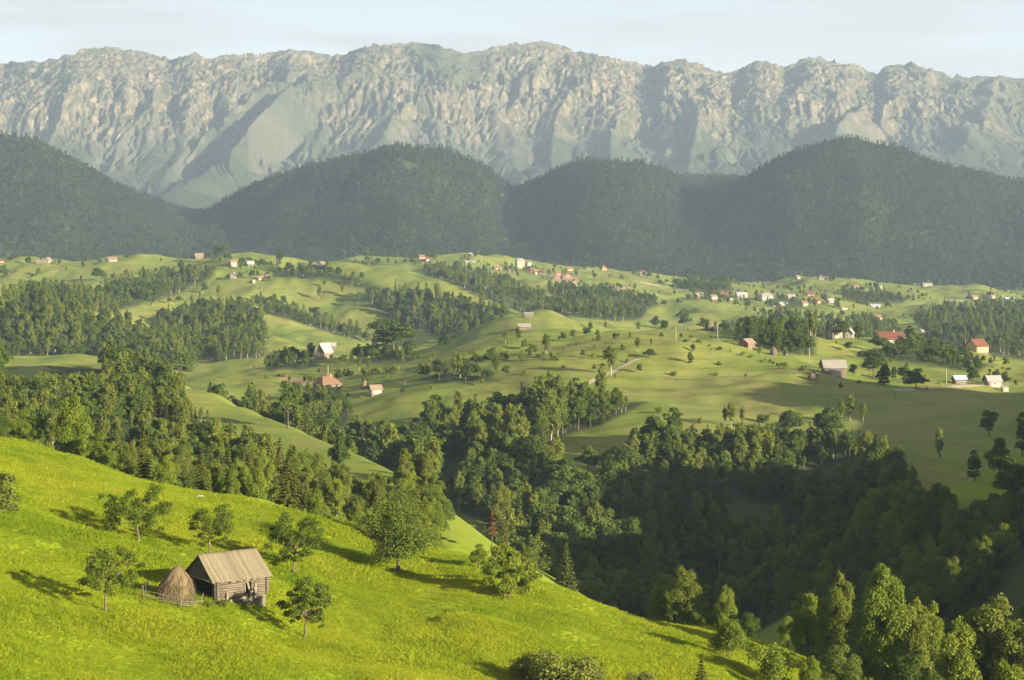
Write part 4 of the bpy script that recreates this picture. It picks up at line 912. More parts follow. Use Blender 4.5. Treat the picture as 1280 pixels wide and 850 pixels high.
# lone trees of the middle and far meadows: (form family, column, base row, top row, width factor, label)
LONE = [
    ('B', 492, 446, 402, 1.5, 'big dark domed tree standing in the middle of the far meadow edge'), ('B', 470, 440, 425, 1.2, 'low tree touching the left foot of the big domed tree'), ('B', 512, 442, 424, 1.2, 'low tree touching the right foot of the big domed tree'),
    ('B', 557, 437, 418, 1.2, 'bright round tree right of the big domed tree'), ('B', 856, 413, 388, 1.2, 'dark round tree crowning the middle hill between poles'), ('B', 831, 414, 400, 1.3, 'flat-topped dark tree left of the dark round hilltop tree'),
    ('B', 798, 413, 401, 1.2, 'small pale tree on the hilltop, left of the flat-topped tree'), ('B', 820, 411, 396, 1.2, 'pale loose tree behind the flat-topped hilltop tree'), ('B', 880, 412, 397, 1.5, 'low yellow-green tree right of the dark round hilltop tree'), ('B', 905, 414, 400, 1.2, 'bright tree beside the brown peaked haystack'),
    ('B', 1092, 475, 440, 1.25, 'big dark tree right of the grey barn'), ('B', 1104, 481, 455, 1.2, 'bright rounded tree in front of the big dark tree by the barn'), ('B', 1066, 470, 455, 1.1, 'small round tree at the right end of the grey barn'),
    ('B', 1145, 486, 460, 1.5, 'low spreading dark tree on the lane bank'), ('B', 1216, 480, 456, 1.1, 'dark tree beside the blue-grey shed'), ('B', 1255, 480, 466, 1.5, 'dense low tree right of the shed trees'), ('B', 1235, 481, 467, 1.4, 'dark hedge tree between the lane trees'),
    ('B', 1138, 434, 409, 1.3, 'large bright tree right of the red-roofed farmhouse'), ('B', 1150, 440, 420, 1.1, 'pale tree at the right shoulder of the large farmhouse tree'), ('B', 1073, 424, 402, 1.3, 'broad tree right of the white gable among the grove'), ('B', 1050, 424, 400, 1.1, 'tall tree right behind the white gable house'),
    ('B', 1268, 450, 426, 1.1, 'pale tree right of the red and yellow house'), ('B', 1165, 440, 424, 1.3, 'dark tree left of the red and yellow house'), ('B', 1190, 446, 432, 1.6, 'hedge tree below the red and yellow house'),
    ('W', 683, 448, 418, .9, 'upright tree alone on the middle meadow with pale trunk'), ('B', 665, 444, 429, 1.4, 'low dark bush tree left of the upright meadow tree'), ('W', 764, 470, 434, 1.3, 'tall loose tree at the lower end of the pale track'), ('W', 797, 440, 422, 1.0, 'small upright tree at the upper end of the pale track'), ('B', 812, 448, 436, 1.6, 'bushy thicket tree right of the upper track end'),
    ('B', 769, 424, 416, 1.4, 'small bush on the middle hill slope'), ('W', 449, 464, 448, 1.0, 'small round tree above the orange roof'), ('W', 461, 466, 450, 1.0, 'second small tree above the orange roof, nearer the bush hedge'), ('B', 458, 482, 470, 1.2, 'little tree beside the small haystack'), ('W', 568, 468, 446, .9, 'tree topping the middle meadow hedge'), ('W', 590, 470, 452, 1.1, 'loose tree at the right of the middle meadow hedge'), ('W', 555, 470, 456, 1.0, 'low loose tree left in the middle meadow hedge'),
    ('B', 615, 454, 434, 1.1, 'pale loose tree on the crest right of the domed tree'), ('W', 503, 450, 436, .9, 'slim pale tree in front of the big domed tree'),
    ('W', 399, 375, 358, 1.0, 'round tree on the far meadow casting a long shadow'), ('W', 428, 370, 357, 1.0, 'small tree right of the round shadow-casting meadow tree'), ('W', 448, 378, 365, 1.0, 'dark little tree above the wood edge on the far meadow'), ('W', 273, 376, 356, .8, 'slim tall tree alone on the upper left meadow'), ('B', 256, 368, 354, 1.2, 'low round tree left of the slim tall meadow tree'), ('W', 250, 376, 364, .9, 'small pale tree on the upper left meadow lane'),
    ('B', 122, 352, 336, 1.3, 'broad tree at the end of the upper meadow hedge'), ('B', 104, 334, 326, 1.0, 'small tree casting a shadow on the upper left meadow'), ('S', 96, 326, 316, 1.3, 'dark spruce pair member at the left crest, taller one'), ('S', 107, 326, 317, 1.2, 'dark spruce pair member at the left crest, smaller one'), ('B', 5, 346, 332, 1.2, 'dark tree group member at the left photo edge'),
    ('B', 349, 333, 315, .9, 'dark round tree on the left crest among farmhouses'), ('B', 458, 330, 310, 1.2, 'pale tall tree on the crest left of the pink house'), ('B', 277, 322, 306, 1.2, 'dark tree behind the crest farmhouses'), ('B', 312, 330, 322, 1.4, 'low tree beside the grey-roofed crest house'),
    ('B', 738, 412, 402, 1.5, 'round dark tree with long shadow on the small far spur'), ('W', 757, 414, 402, 1.1, 'small upright tree right of the round spur tree'),
    ('B', 648, 424, 408, 1.1, 'pale round tree left of the grey-roofed shed'), ('B', 386, 438, 430, 1.4, 'small bright tree left of the gabled barn'),
    ('W', 1063, 527, 494, 1.0, 'tall birch of the roadside trio, tallest'), ('W', 1052, 528, 502, .9, 'birch of the roadside trio, left and lower'), ('W', 1079, 529, 504, .85, 'birch of the roadside trio, standing apart at right'),
    ('W', 914, 535, 505, 1.0, 'white-trunked birch left of a close pair on the shaded meadow'), ('W', 928, 536, 508, .8, 'thin white-trunked birch standing right of the close pair'), ('W', 906, 533, 510, .8, 'short white-trunked birch at the left of the shaded meadow birches'),
    ('B', 987, 545, 512, 1.15, 'dark rounded tree at the upper edge of the valley wood'), ('B', 1034, 562, 514, 1.25, 'large dark oak-like tree below the roadside birches'), ('W', 1174, 580, 535, .8, 'lone slim tree in the shaded right meadow'), ('B', 1236, 545, 512, 1.1, 'bright-topped tree on the shaded right meadow'), ('B', 1218, 602, 562, 1.0, 'dark tree above the right spur edge'), ('B', 1250, 598, 546, .9, 'rounded dark tree on the far side of the right spur edge'), ('B', 1278, 570, 514, .7, 'tree at the right photo edge above the spur'),
    ('B', 1262, 640, 575, .9, 'bright-topped bush tree on the right spur edge'), ('B', 843, 560, 514, 1.2, 'broad pale tree at the top of the shaded wood'), ('B', 735, 590, 556, 1.2, 'dark tree beside the shaded open tongue'), ('W', 632, 430, 412, 1.0, 'upright tree at the right end of the dark far wood'),
    ('B', 425, 600, 545, .6, 'slim dark tree at the sunlit spur meadow'), ('B', 360, 535, 480, .75, 'dark tree clump leader at the end of the sunlit spur'), ('B', 388, 542, 505, .8, 'ragged tree on the sunlit spur end'), ('B', 225, 476, 440, 1.2, 'bright yellow-green tree at the head of the sunlit spur'), ('B', 150, 480, 438, 1.0, 'tall pale tree rising from the near wood skyline'),
]
FAM = {'B': BROAD, 'W': BIRCH, 'S': SPRUCE, 'U': BUSH}
FNAME = {'B': ('broadleaf_tree', 'tree'), 'W': ('birch_tree', 'birch'), 'S': ('spruce_tree', 'spruce'), 'U': ('bush', 'bush')}
for (fam, px, base, top, w, lab) in LONE:
    p = at(px, base)
    k = FAM[fam][int(px) % len(FAM[fam])]; h = (base - top) / F * p.y
    wf = w * (1.15 if fam != 'B' else 1.0)
    e = place_tree(k, FNAME[fam][0], p - Vector((0, 0, .12 * h if fam == 'B' and h < 9 else 0.1)), h * (1.1 if fam == 'B' else 1), px * .7, lab, FNAME[fam][1], 'single trees of the meadows', wide=wf)

FAMN = {'B': NEARB, 'W': NEARW, 'S': NEARS}
# trees of the woods: the ones that show largest are things, the others one object
HEDGES = [([(640, 433), (700, 426), (770, 421)], 'B', 3.5, 4.5), ([(345, 388), (400, 408), (470, 434)], 'B', 6.5, 7), ([(565, 452), (600, 449), (645, 447)], 'U', 3, 4), ([(880, 432), (955, 451), (1030, 478)], 'U', 1.8, 5), ([(0, 350), (30, 349), (62, 347)], 'B', 7, 9),
          ([(128, 352), (180, 343), (235, 334)], 'B', 7, 8), ([(480, 345), (560, 352), (618, 368)], 'B', 5, 10), ([(800, 346), (860, 361), (960, 396)], 'B', 6, 9), ([(960, 407), (1040, 400), (1120, 396)], 'B', 6, 8), ([(1040, 381), (1100, 378), (1150, 372)], 'B', 6, 10),
          ([(1090, 361), (1130, 366), (1165, 373)], 'B', 6, 9), ([(640, 345), (720, 352), (800, 371)], 'B', 5, 11), ([(905, 404), (960, 404), (1010, 410), (1070, 420)], 'B', 7, 4.5), ([(925, 418), (970, 428), (1010, 438)], 'B', 6, 4.5), ([(1085, 428), (1130, 434), (1190, 448), (1250, 458)], 'B', 6, 5.5), ([(1095, 468), (1140, 482), (1200, 482), (1270, 482)], 'B', 5, 6), ([(650, 448), (700, 450), (760, 448)], 'U', 2.6, 6),
          ([(180, 382), (250, 376), (310, 383)], 'B', 5, 8), ([(400, 470), (460, 470), (500, 462)], 'U', 3.2, 5), ([(345, 470), (370, 469), (398, 478)], 'U', 2.4, 3), ([(540, 470), (600, 466), (640, 470)], 'B', 4.5, 5), ([(700, 372), (760, 380), (840, 384)], 'B', 6, 8), ([(250, 325), (300, 338), (380, 345), (460, 350)], 'B', 6, 9), ([(860, 350), (930, 360), (1000, 362), (1080, 368)], 'B', 6, 10), ([(1120, 400), (1180, 395), (1280, 392)], 'B', 7, 7), ([(520, 330), (580, 338), (640, 350)], 'S', 8, 9), ([(820, 520), (900, 528), (980, 520), (1050, 530)], 'U', 2.6, 9)]

def hedge_points():
    rng = np.random.default_rng(31); rows = []
    for pts, fam, size, step in HEDGES:
        Q = [at(x, y) for x, y in pts]
        for a, c in zip(Q[:-1], Q[1:]):
            n = int(min(120, (c - a).length / step))
            for i in range(n):
                p = a.lerp(c, (i + rng.random()) / max(n, 1)); x = p.x + rng.normal() * step * .35; y = p.y + rng.normal() * step * .7; hh = size * (.55 + .75 * rng.random())
                if vnoise(np.array(x / 30), np.array(y / 30), 3) > .35: continue
                f_ = 'BWSU'.index(fam); f_ = 1 if f_ == 0 and rng.random() < .25 else f_
                z = float(ground_z(x, y)); rows.append((x, y, z, 640 + F * x / y, HZ - F * z / y, hh, f_, -1))
    for (hx, hy, w) in HOUSES:
        if hy < 1500: continue
        for i in range(7):
            a = rng.random() * 6.28; q = w * (.75 + .9 * rng.random()); x, y = hx + math.cos(a) * q * 1.3, hy + math.sin(a) * q
            if abs(x - hx) < w * .65 and y < hy: continue
            z = float(ground_z(x, y)); rows.append((x, y, z, 640 + F * x / y, HZ - F * z / y, 3.5 + 5 * rng.random(), 1 if rng.random() < .3 else 0, -2))
    return np.array(rows)

def build_woods():
    rng = np.random.default_rng(3)
    X, Y, Zz, PX, PY, Hh, FAMI, WI = np.concatenate([WP, hedge_points()]).T
    ok = np.ones(len(X), bool)
    for (hx, hy, w) in HOUSES:
        front = 45 if hy < 1150 else 14
        ok &= ~((np.abs(X / Y - hx / hy) * hy < w * .8) & (Y > hy - front) & (Y < hy + w * .8))
    X, Y, Zz, PX, PY, Hh, FAMI, WI = (q[ok] for q in (X, Y, Zz, PX, PY, Hh, FAMI, WI))
    top = PY - F * Hh / Y; half = F * Hh * .3 / Y
    order = np.argsort(Y); buf = np.zeros((850, 1280), bool); seen = np.zeros(len(X))
    cols = np.arange(0, 1280)
    dgrid = np.geomspace(120, 2700, 500)
    rr = HZ - F * ground_z((cols[::8, None] - 640) / F * dgrid[None, :], np.broadcast_to(dgrid, (160, 500))) / dgrid
    rmin = np.minimum.accumulate(rr, axis=1)
    for i in order:
        x0, x1 = int(max(0, PX[i] - half[i])), int(min(1280, PX[i] + half[i])); y0 = int(max(0, top[i]))
        hid = rmin[min(159, max(0, int(PX[i]) // 8)), max(0, np.searchsorted(dgrid, Y[i]) - 3)]
        y1 = int(min(850, PY[i] - (PY[i] - top[i]) * .1, hid + 2))
        if x1 > x0 and y1 > y0:
            seen[i] = (~buf[y0:y1, x0:x1]).sum(); buf[y0:y1, x0:x1] = True
    single = np.zeros(len(X), bool); lim = {0: 215, 1: 170, 2: 60, 3: 20}
    for fam, n in lim.items():
        c = np.where((FAMI == fam) & (seen > 30) & (PX > 5) & (PX < 1275) & ((top + PY) / 2 < 845))[0]
        single[c[np.argsort(-seen[c])[:n]]] = True
    words = {0: ('round leafy', 'tree'), 1: ('slender pale', 'birch'), 2: ('pointed dark', 'spruce'), 3: ('low', 'bush')}
    used = set()
    for i in np.where(single)[0]:
        fam = int(FAMI[i]); key = 'BWSU'[fam]
        k = (FAMN if Y[i] < 430 and key in FAMN else FAM)[key]; k = k[rng.integers(0, len(k))]
        a, b = PX[i] / 12.8, (top[i] + (PY[i] - top[i]) * .35) / 8.5
        pa, pb = round(a), round(b)
        if (fam, pa, pb) in used: pa, pb = round(a * 2) / 2, round(b * 2) / 2
        if (fam, pa, pb) in used: pa, pb = round(a, 1), round(b, 1)
        used.add((fam, pa, pb))
        zone = WOODS[int(WI[i])][6] if WI[i] >= 0 else {-1: 'a field hedge', -2: 'the village gardens'}[int(WI[i])]
        lab = f'{words[fam][0]} {words[fam][1]} in {zone}, {pa:g}% across, {pb:g}% down'
        import re
        if len(re.findall(r"[A-Za-z0-9][A-Za-z0-9'-]*", lab)) > 16: lab = lab.split(' ', 1)[1]
        place_tree(k, FNAME[key][0], (X[i], Y[i], Zz[i] - .2), Hh[i], rng.random() * 6.28, lab, FNAME[key][1], 'trees of ' + zone, wide=.85 + .35 * rng.random())
    rest = ~single
    # the unseen far side can stay thin
    rest &= ~((seen < 1) & (Y > 1000))
    forms = []; start = {}
    for key in 'BWSU':
        start['BWSU'.index(key)] = len(forms)
        for k in FAM[key]: forms.append(merged(k, decimate=.6, rng=rng))
    hh = {0: 10, 1: 11, 2: 12, 3: 2.7}
    nf = {0: len(BROAD), 1: len(BIRCH), 2: len(SPRUCE), 3: len(BUSH)}
    for key in 'BWS':
        start['BWS'.index(key) + 10] = len(forms); nf['BWS'.index(key) + 10] = len(FAMN[key])
        for k in FAMN[key]: forms.append(merged(k, decimate=.8, rng=rng))
    n = rest.sum(); fa = FAMI[rest].astype(int); fb = np.where((Y[rest] < 430) & (fa < 3), fa + 10, fa)
    ix = np.array([start[f] + rng.integers(0, nf[f]) for f in fb]); hh.update({10: 10, 11: 12, 12: 11})
    s = Hh[rest] / np.array([hh[f] for f in fb]); w = s * (.85 + .35 * rng.random(n))
    o = scatter_object('valley_woods', np.stack([X[rest], Y[rest], Zz[rest] - .2], 1), np.stack([np.zeros(n), np.zeros(n), rng.random(n) * 6.28], 1), np.stack([w, w, s], 1), ix, forms)
    tag(o, 'dense mixed woods filling the valley and the slopes between the meadows', 'woods', kind='stuff')
    print('wood trees', len(X), 'single', single.sum())

# ------------------------------------------------------------------ building materials
def mat_boards(name, c1, c2, axis='Z', freq=5.5, rough=.9):
    """Weathered boards: streaks along the grain, a dark joint between boards."""
    t = NT(name); co = t.add('ShaderNodeTexCoord').outputs['Object']; sp = t.add('ShaderNodeSeparateXYZ'); t.ln(co, sp.inputs[0])
    run = {'Z': 'X', 'X': 'Z', 'Y': 'X'}[axis]
    v = t.math('MULTIPLY', t.math('ADD', sp.outputs[run], sp.outputs['Y'] if axis == 'Z' else 0.0), freq)
    fr = t.math('FRACT', v); fl = t.math('FLOOR', v)
    joint = t.math('LESS_THAN', fr, .1)
    wn_ = t.add('ShaderNodeTexWhiteNoise', noise_dimensions='1D'); t.ln(fl, wn_.inputs['W'])
    st = {'Z': (9, 9, .9), 'X': (.9, 9, 9), 'Y': (9, .7, .7)}[axis]
    n = t.noise(t.coord(st), 1.5, 5, .7)
    f = t.math('ADD', t.math('MULTIPLY', n, .65), t.math('MULTIPLY', wn_.outputs[0], .35))
    col = t.mix(t.math('MULTIPLY', joint, .75), t.ramp(f, [(.3, c1), (.7, c2)]), (.025, .02, .015))
    t.principled(col, rough, t.bump(t.math('SUBTRACT', n, joint), .5, .03), .1); return t.m

M['plank_roof'] = mat_boards('plank_roof', (.130, .109, .073), (.195, .166, .114), 'Y', 4.5)
M['gable_board'] = mat_boards('gable_board', (.075, .060, .042), (.16, .13, .095), 'Z', 4.5)
M['log'] = mat_noise('log_wood', (.058, .047, .034), (.155, .13, .095), 2.5, (.8, 5, 5), .95, .5, .03)
M['log_pale'] = mat_noise('pale_log', (.10, .085, .06), (.20, .17, .125), 3, (1, 5, 5), .9, .4, .03)
M['dark'] = mat_noise('dark_interior', (.012, .010, .008), (.03, .025, .02), 2)  # near-black: the shade inside the hut is put into the colour
M['stone'] = mat_noise('foundation_stone', (.075, .066, .05), (.165, .15, .12), 4, (1, 1, 1), .95, .8, .08)
M['hay'] = mat_noise('hay', (.095, .072, .042), (.19, .145, .08), 9, (3, 3, .6), .98, .9, .12, 8)
M['hay_grey'] = mat_noise('old_hay', (.065, .05, .034), (.13, .105, .07), 7, (3, 3, .6), .98, .8, .1, 8)
M['pole'] = mat_noise('weathered_pole', (.075, .062, .045), (.17, .145, .105), 4, (4, 4, .6), .9, .4, .02)
def plain(name, c, v=.12, rough=.85, scale=1.2):
    return mat_noise(name, tuple(max(0, x * (1 - v)) for x in c), tuple(min(1, x * (1 + v)) for x in c), scale, (1, 1, .6), rough, .15, .03)
M['white'] = plain('white_plaster', (.28, .265, .235)); M['cream'] = plain('cream_plaster', (.29, .245, .175)); M['ochre'] = plain('ochre_plaster', (.44, .31, .14)); M['pink'] = plain('salmon_brick', (.34, .20, .14))
M['beige'] = plain('beige_plaster', (.36, .30, .23)); M['brown_wood'] = mat_boards('brown_wall_boards', (.10, .072, .05), (.20, .15, .10), 'Z', 3.0); M['grey_wood'] = mat_boards('grey_wall_boards', (.09, .08, .07), (.20, .18, .155), 'X', 3.0)
M['red_roof'] = mat_noise('red_tile', (.085, .034, .024), (.135, .056, .038), 2.2, (1, 4, 4), .8, .4, .05); M['orange_roof'] = mat_noise('orange_tile', (.125, .068, .042), (.18, .105, .066), 2.2, (1, 4, 4), .8, .4, .05)
M['brown_roof'] = mat_noise('brown_shingle', (.12, .085, .06), (.23, .17, .125), 2.5, (1, 4, 4), .9, .4, .05); M['grey_roof'] = mat_noise('grey_shingle', (.17, .165, .155), (.31, .30, .28), 2.5, (1, 4, 4), .9, .4, .05)
M['pale_roof'] = mat_noise('pale_tin', (.15, .145, .125), (.24, .225, .195), 1.5, (1, 3, 3), .6, .2, .03); M['blue_roof'] = mat_noise('blue_tin', (.20, .27, .36), (.32, .39, .48), 1.5, (1, 3, 3), .5, .2, .03)
M['maroon_roof'] = mat_noise('maroon_tile', (.16, .05, .05), (.26, .09, .085), 2.2, (1, 4, 4), .8, .4, .05)
g_ = NT('window_glass'); g_.principled((.03, .035, .04), .15, None, .5); M['glass'] = g_.m
M['frame'] = plain('window_frame', (.60, .56, .48), .05); M['door'] = plain('plank_door', (.16, .10, .06), .2); M['concrete'] = plain('concrete', (.30, .28, .24), .1)
M['earthfill'] = M['stone']

# ------------------------------------------------------------------ the log hut
def build_hut():
    near = at(271, 752)
    ang = R(35); L, Wd, hw, hr = 5.7, 6.1, 1.9, 2.15
    ux, uy = Vector((math.cos(ang), math.sin(ang), 0)), Vector((-math.sin(ang), math.cos(ang), 0))
    c = near + ux * (L / 2) + uy * (Wd / 2); c.z = near.z + .25
    e = empty('log_hut', c, ang)
    tag(e, 'old log hut with a grey plank gable roof, the only building on the foreground meadow', 'hut')
    # log walls: courses of round logs with crossing ends
    n = 8; r = hw / n / 2
    door_x0, door_x1 = .35, 1.05
    def wall(segs, name):
        b = MB(); rnd = random.Random(name)
        for a0, a1, k in segs:
            z = r + k * 2 * r; j = rnd.uniform(-.02, .02)
            b.tube([a0 + Vector((0, 0, z)), (a0 + a1) / 2 + Vector((0, 0, z + j)), a1 + Vector((0, 0, z))], [r * 1.06, r * 1.1, r * 1.02], 8)
        return b
    y0, y1, x0, x1 = -Wd / 2, Wd / 2, -L / 2, L / 2
    V = lambda x, y: Vector((x, y, 0))
    long_segs = []
    for k in range(n):
        if 0 < k < 6:
            long_segs += [(V(x0 - .3, y0), V(door_x0, y0), k), (V(door_x1, y0), V(x1 + .3, y0), k)]
        else: long_segs.append((V(x0 - .3, y0), V(x1 + .3, y0), k))
    wall(long_segs, 'a').build('log_wall', M['log'], e, True)
    wall([(V(x0 - .3, y1), V(x1 + .3, y1), k) for k in range(n)], 'b').build('log_wall', M['log'], e, True)
    wall([(V(x1, y0 - .3), V(x1, y1 + .3), k) for k in range(n)], 'c').build('log_wall', M['log'], e, True)
    # open stall under the gable: logs only beside it
    segs = []
    for k in range(n):
        segs += [(V(x0, y0 - .3), V(x0, y0 + .9), k), (V(x0, y1 - 1.3), V(x0, y1 + .3), k)] if k < n - 1 else [(V(x0, y0 - .3), V(x0, y1 + .3), k)]
    wall(segs, 'd').build('log_wall', M['log'], e, True)
    b = MB(); b.box((-.0, 0, .05), (L - .3, Wd - .3, .1)); b.box((.2, 0, hw / 2), (.08, Wd - .5, hw - .2)); b.build('inner_partition', M['dark'], e)  # near-black floor and upright sheet paint the shade of the open stall
    b = MB(); b.box(((door_x0 + door_x1) / 2, y0 + .12, hw * .42), (door_x1 - door_x0 - .02, .06, hw * .66)); d_ = b.build('door', M['dark'], e)  # near-black panel filling the open doorway; its darkness is painted shade
    b = MB(); b.box((door_x0 - .05, y0 - .13, hw * .45), (.10, .08, hw * .78)); b.box((door_x1 + .05, y0 - .13, hw * .45), (.10, .08, hw * .78)); b.build('door_frame', M['log_pale'], d_)
    # gables of upright boards, standing out over the stall
    rise = hr; half = Wd / 2 + .1
    for sx, xx in ((-1, x0 - .34), (1, x1 + .14)):
        b = MB(); k = 26
        for i in range(k):
            a = -half + 2 * half * i / k; c_ = a + 2 * half / k - .012; top = lambda y: hw + .06 + rise * (1 - abs(y) / half) - .05
            dep = .03 + .015 * ((i * 7) % 3)
            pts = [(a, hw - .18 - .06 * ((i * 5) % 3)), (c_, hw - .18 - .06 * ((i * 5) % 3)), (c_, max(top(c_), hw - .1)), (a, max(top(a), hw - .1))]
            nv = len(b.v); b.v += [(xx, y, z) for y, z in pts] + [(xx + sx * dep, y, z) for y, z in pts]
            b.f += [tuple(nv + q for q in f_) for f_ in ((0, 1, 2, 3), (7, 6, 5, 4), (0, 4, 5, 1), (1, 5, 6, 2), (2, 6, 7, 3), (3, 7, 4, 0))]
        gb = b.build('gable', M['gable_board'], e)
        if sx < 0:
            b2 = MB(); b2.tube([(xx - .06, -half - .1, hw - .2), (xx - .06, half + .1, hw - .2)], .09, 7); b2.build('tie_beam', M['log_pale'], gb, True)
    b = MB()
    for sy in (-1, 1): b.tube([(x0 - .5, sy * (Wd / 2 + .05), hw + .02), (x1 + .4, sy * (Wd / 2 + .05), hw + .02)], .11, 7)
    b.build('wall_plate', M['log_pale'], e, True)
    # roof: two sagging slopes of long planks
    b = MB(); rnd = random.Random(4); ov = .42; nx_ = 24
    xa, xb = x0 - .62, x1 + .45; sl = rise / half
    for sy in (-1, 1):
        for i in range(nx_):
            a = xa + (xb - xa) * i / nx_; c_ = xa + (xb - xa) * (i + 1) / nx_ - .012; lift = .012 + .03 * rnd.random(); end = ov + rnd.uniform(-.09, .08)
            ys = [0.0, half * .35, half * .7, half + end]; sag = [0, -.03, -.04, 0]
            nv = len(b.v)
            for s_, z_ in zip(ys, sag):
                z = hw + .14 + rise - s_ * sl + z_ + lift + .05 * math.sin(a * .9 + sy)
                b.v += [(a, sy * s_, z), (c_, sy * s_, z), (c_, sy * s_, z - .05), (a, sy * s_, z - .05)]
            for q in range(3):
                for w_ in range(4): b.f.append((nv + 4 * q + w_, nv + 4 * q + (w_ + 1) % 4, nv + 4 * q + 4 + (w_ + 1) % 4, nv + 4 * q + 4 + w_))
            b.f += [(nv, nv + 1, nv + 2, nv + 3), (nv + 15, nv + 14, nv + 13, nv + 12)]
    rf = b.build('roof', M['plank_roof'], e)
    b = MB()
    for sy in (-1, 1): b.box((0, sy * .12, hw + .14 + rise + .03), (xb - xa + .05, .26, .035), M=Matrix.Rotation(-sy * math.atan(sl) * .8, 4, 'X') if False else None)
    b.build('ridge_board', M['plank_roof'], rf)
    for sx, xx in ((-1, xa - .03), (1, xb + .03)):
        for sy in (-1, 1): b = MB(); b.tube([(xx, 0, hw + .1 + rise), (xx, sy * (half + ov), hw + .1 + rise - (half + ov) * sl)], .055, 6); b.build('verge_board', M['log_pale'], rf, True)
    # stones under the corners and below the downhill wall
    rnd = random.Random(9); b = MB()
    for i in range(16):
        t_ = rnd.random(); p = V(x0 + L * t_, y0 - rnd.uniform(-.1, .15)) if i < 10 else V(x0 - rnd.uniform(-.1, .2), y0 + rnd.random() * 1.0)
        s_ = rnd.uniform(.25, .5); b.box((p.x, p.y, -.1 - rnd.random() * .6), (s_ * 1.4, s_, s_), rnd.random() * .8)
    b.box((0, 0, -.7), (L - .1, Wd - .1, 1.38))
    b.build('stone_base', M['stone'], e)
    # pale boards and posts leaning on the long wall
    for i, (x_, t_, h_) in enumerate(((.95, .25, 1.8), (1.35, .5, 1.5), (1.6, .35, 1.1), (-1.9, .6, .9))):
        b = MB(); b.box((0, 0, h_ / 2), (.2, .05, h_)); o = b.build('leaning_board', M['log_pale'])
        p = e.matrix_basis @ Vector((x_, y0 - .5, -.25)); o.location = p; o.rotation_euler = (-.28, .18 * (1 if i % 2 else -1), ang)
        tag(o, ('tall pale board leaning beside the hut door', 'pale board leaning a step right of the hut door', 'short pale board, farthest right against the hut wall', 'short board leaning by the near corner of the hut')[i], 'board', 'boards leaning on the hut')
    return e, c, ang
HUT, HUT_C, HUT_A = build_hut()

def lathe(b, prof, k=22, lean=(0, 0), rough=0.06, seed=0):
    """prof: (radius, z) from the ground up."""
    n0 = len(b.v); m = len(prof)
    for i, (r, z) in enumerate(prof):
        for j in range(k):
            a = 2 * math.pi * j / k; w = 1 + rough * float(vnoise(np.array(j * .9 + seed), np.array(i * .8))) + rough * .6 * float(vnoise(np.array(j * 2.3 + seed), np.array(i * 2.1)))
            b.v.append((math.cos(a) * r * w + lean[0] * z, math.sin(a) * r * w + lean[1] * z, z))
    for i in range(m - 1):
        for j in range(k): b.f.append((n0 + i * k + j, n0 + i * k + (j + 1) % k, n0 + (i + 1) * k + (j + 1) % k, n0 + (i + 1) * k + j))
    b.f.append(tuple(n0 + (m - 1) * k + j for j in range(k)))

def haystack(p, h, r, label, mat='hay', fuzz=0, lean=(0, 0), pole=.22, group=None, pole_lean=None, seed=0):
    e = empty('haystack', p); tag(e, label, 'haystack', group)
    b = MB(); pr = [(.86, -.5), (.93, .0), (1.0, .14), (1.0, .28), (.96, .40), (.87, .54), (.72, .68), (.53, .81), (.34, .92), (.17, 1.0), (.03, 1.03)]
    lathe(b, [(r * a, h * z if z > 0 else z) for a, z in pr], 28 if fuzz else 14, lean, .07, seed); st = b.build('hay_body', M[mat], e, True)
    if fuzz:                                       # loose straw standing out of the surface
        rng = np.random.default_rng(seed + 5); n = fuzz; zz = rng.random(n) ** .9; rad = np.interp(zz, [q[1] for q in pr[1:]], [q[0] for q in pr[1:]]) * r
        a = rng.random(n) * 6.283; cen = np.stack([np.cos(a) * rad * 1.0 + lean[0] * zz * h, np.sin(a) * rad * 1.0 + lean[1] * zz * h, zz * h], 1)
        dr = unit(np.stack([np.cos(a), np.sin(a), -1.6 - rng.random(n)], 1) + rng.normal(size=(n, 3)) * .35); ln_ = .2 + .45 * rng.random(n)
        sd = unit(np.cross(dr, rng.normal(size=(n, 3)))) * .018
        v = np.stack([cen - sd, cen + sd, cen + sd * .4 + dr * ln_[:, None], cen - sd * .4 + dr * ln_[:, None]], 1).reshape(-1, 3)
        link('loose_straw', mesh_np('loose_straw', v, np.arange(4 * n).reshape(n, 4), [M[mat]]), st)
    if pole:
        pl = pole_lean or lean; b = MB(); t0 = Vector((lean[0] * h * .9, lean[1] * h * .9, h * .9)); b.tube([t0, t0 + Vector((pl[0] * pole * h * 1.2, pl[1] * pole * h, pole * h + h * .1))], [.045, .025], 6); b.build('centre_pole', M['pole'], e)
    return e
haystack(at(216, 752) + Vector((0, .9, -.1)), 3.45, 1.78, 'tall tan haystack with a leaning pole, inside the pole fence beside the hut', 'hay', 5200, (.10, 0), .28, pole_lean=(.45, 0))

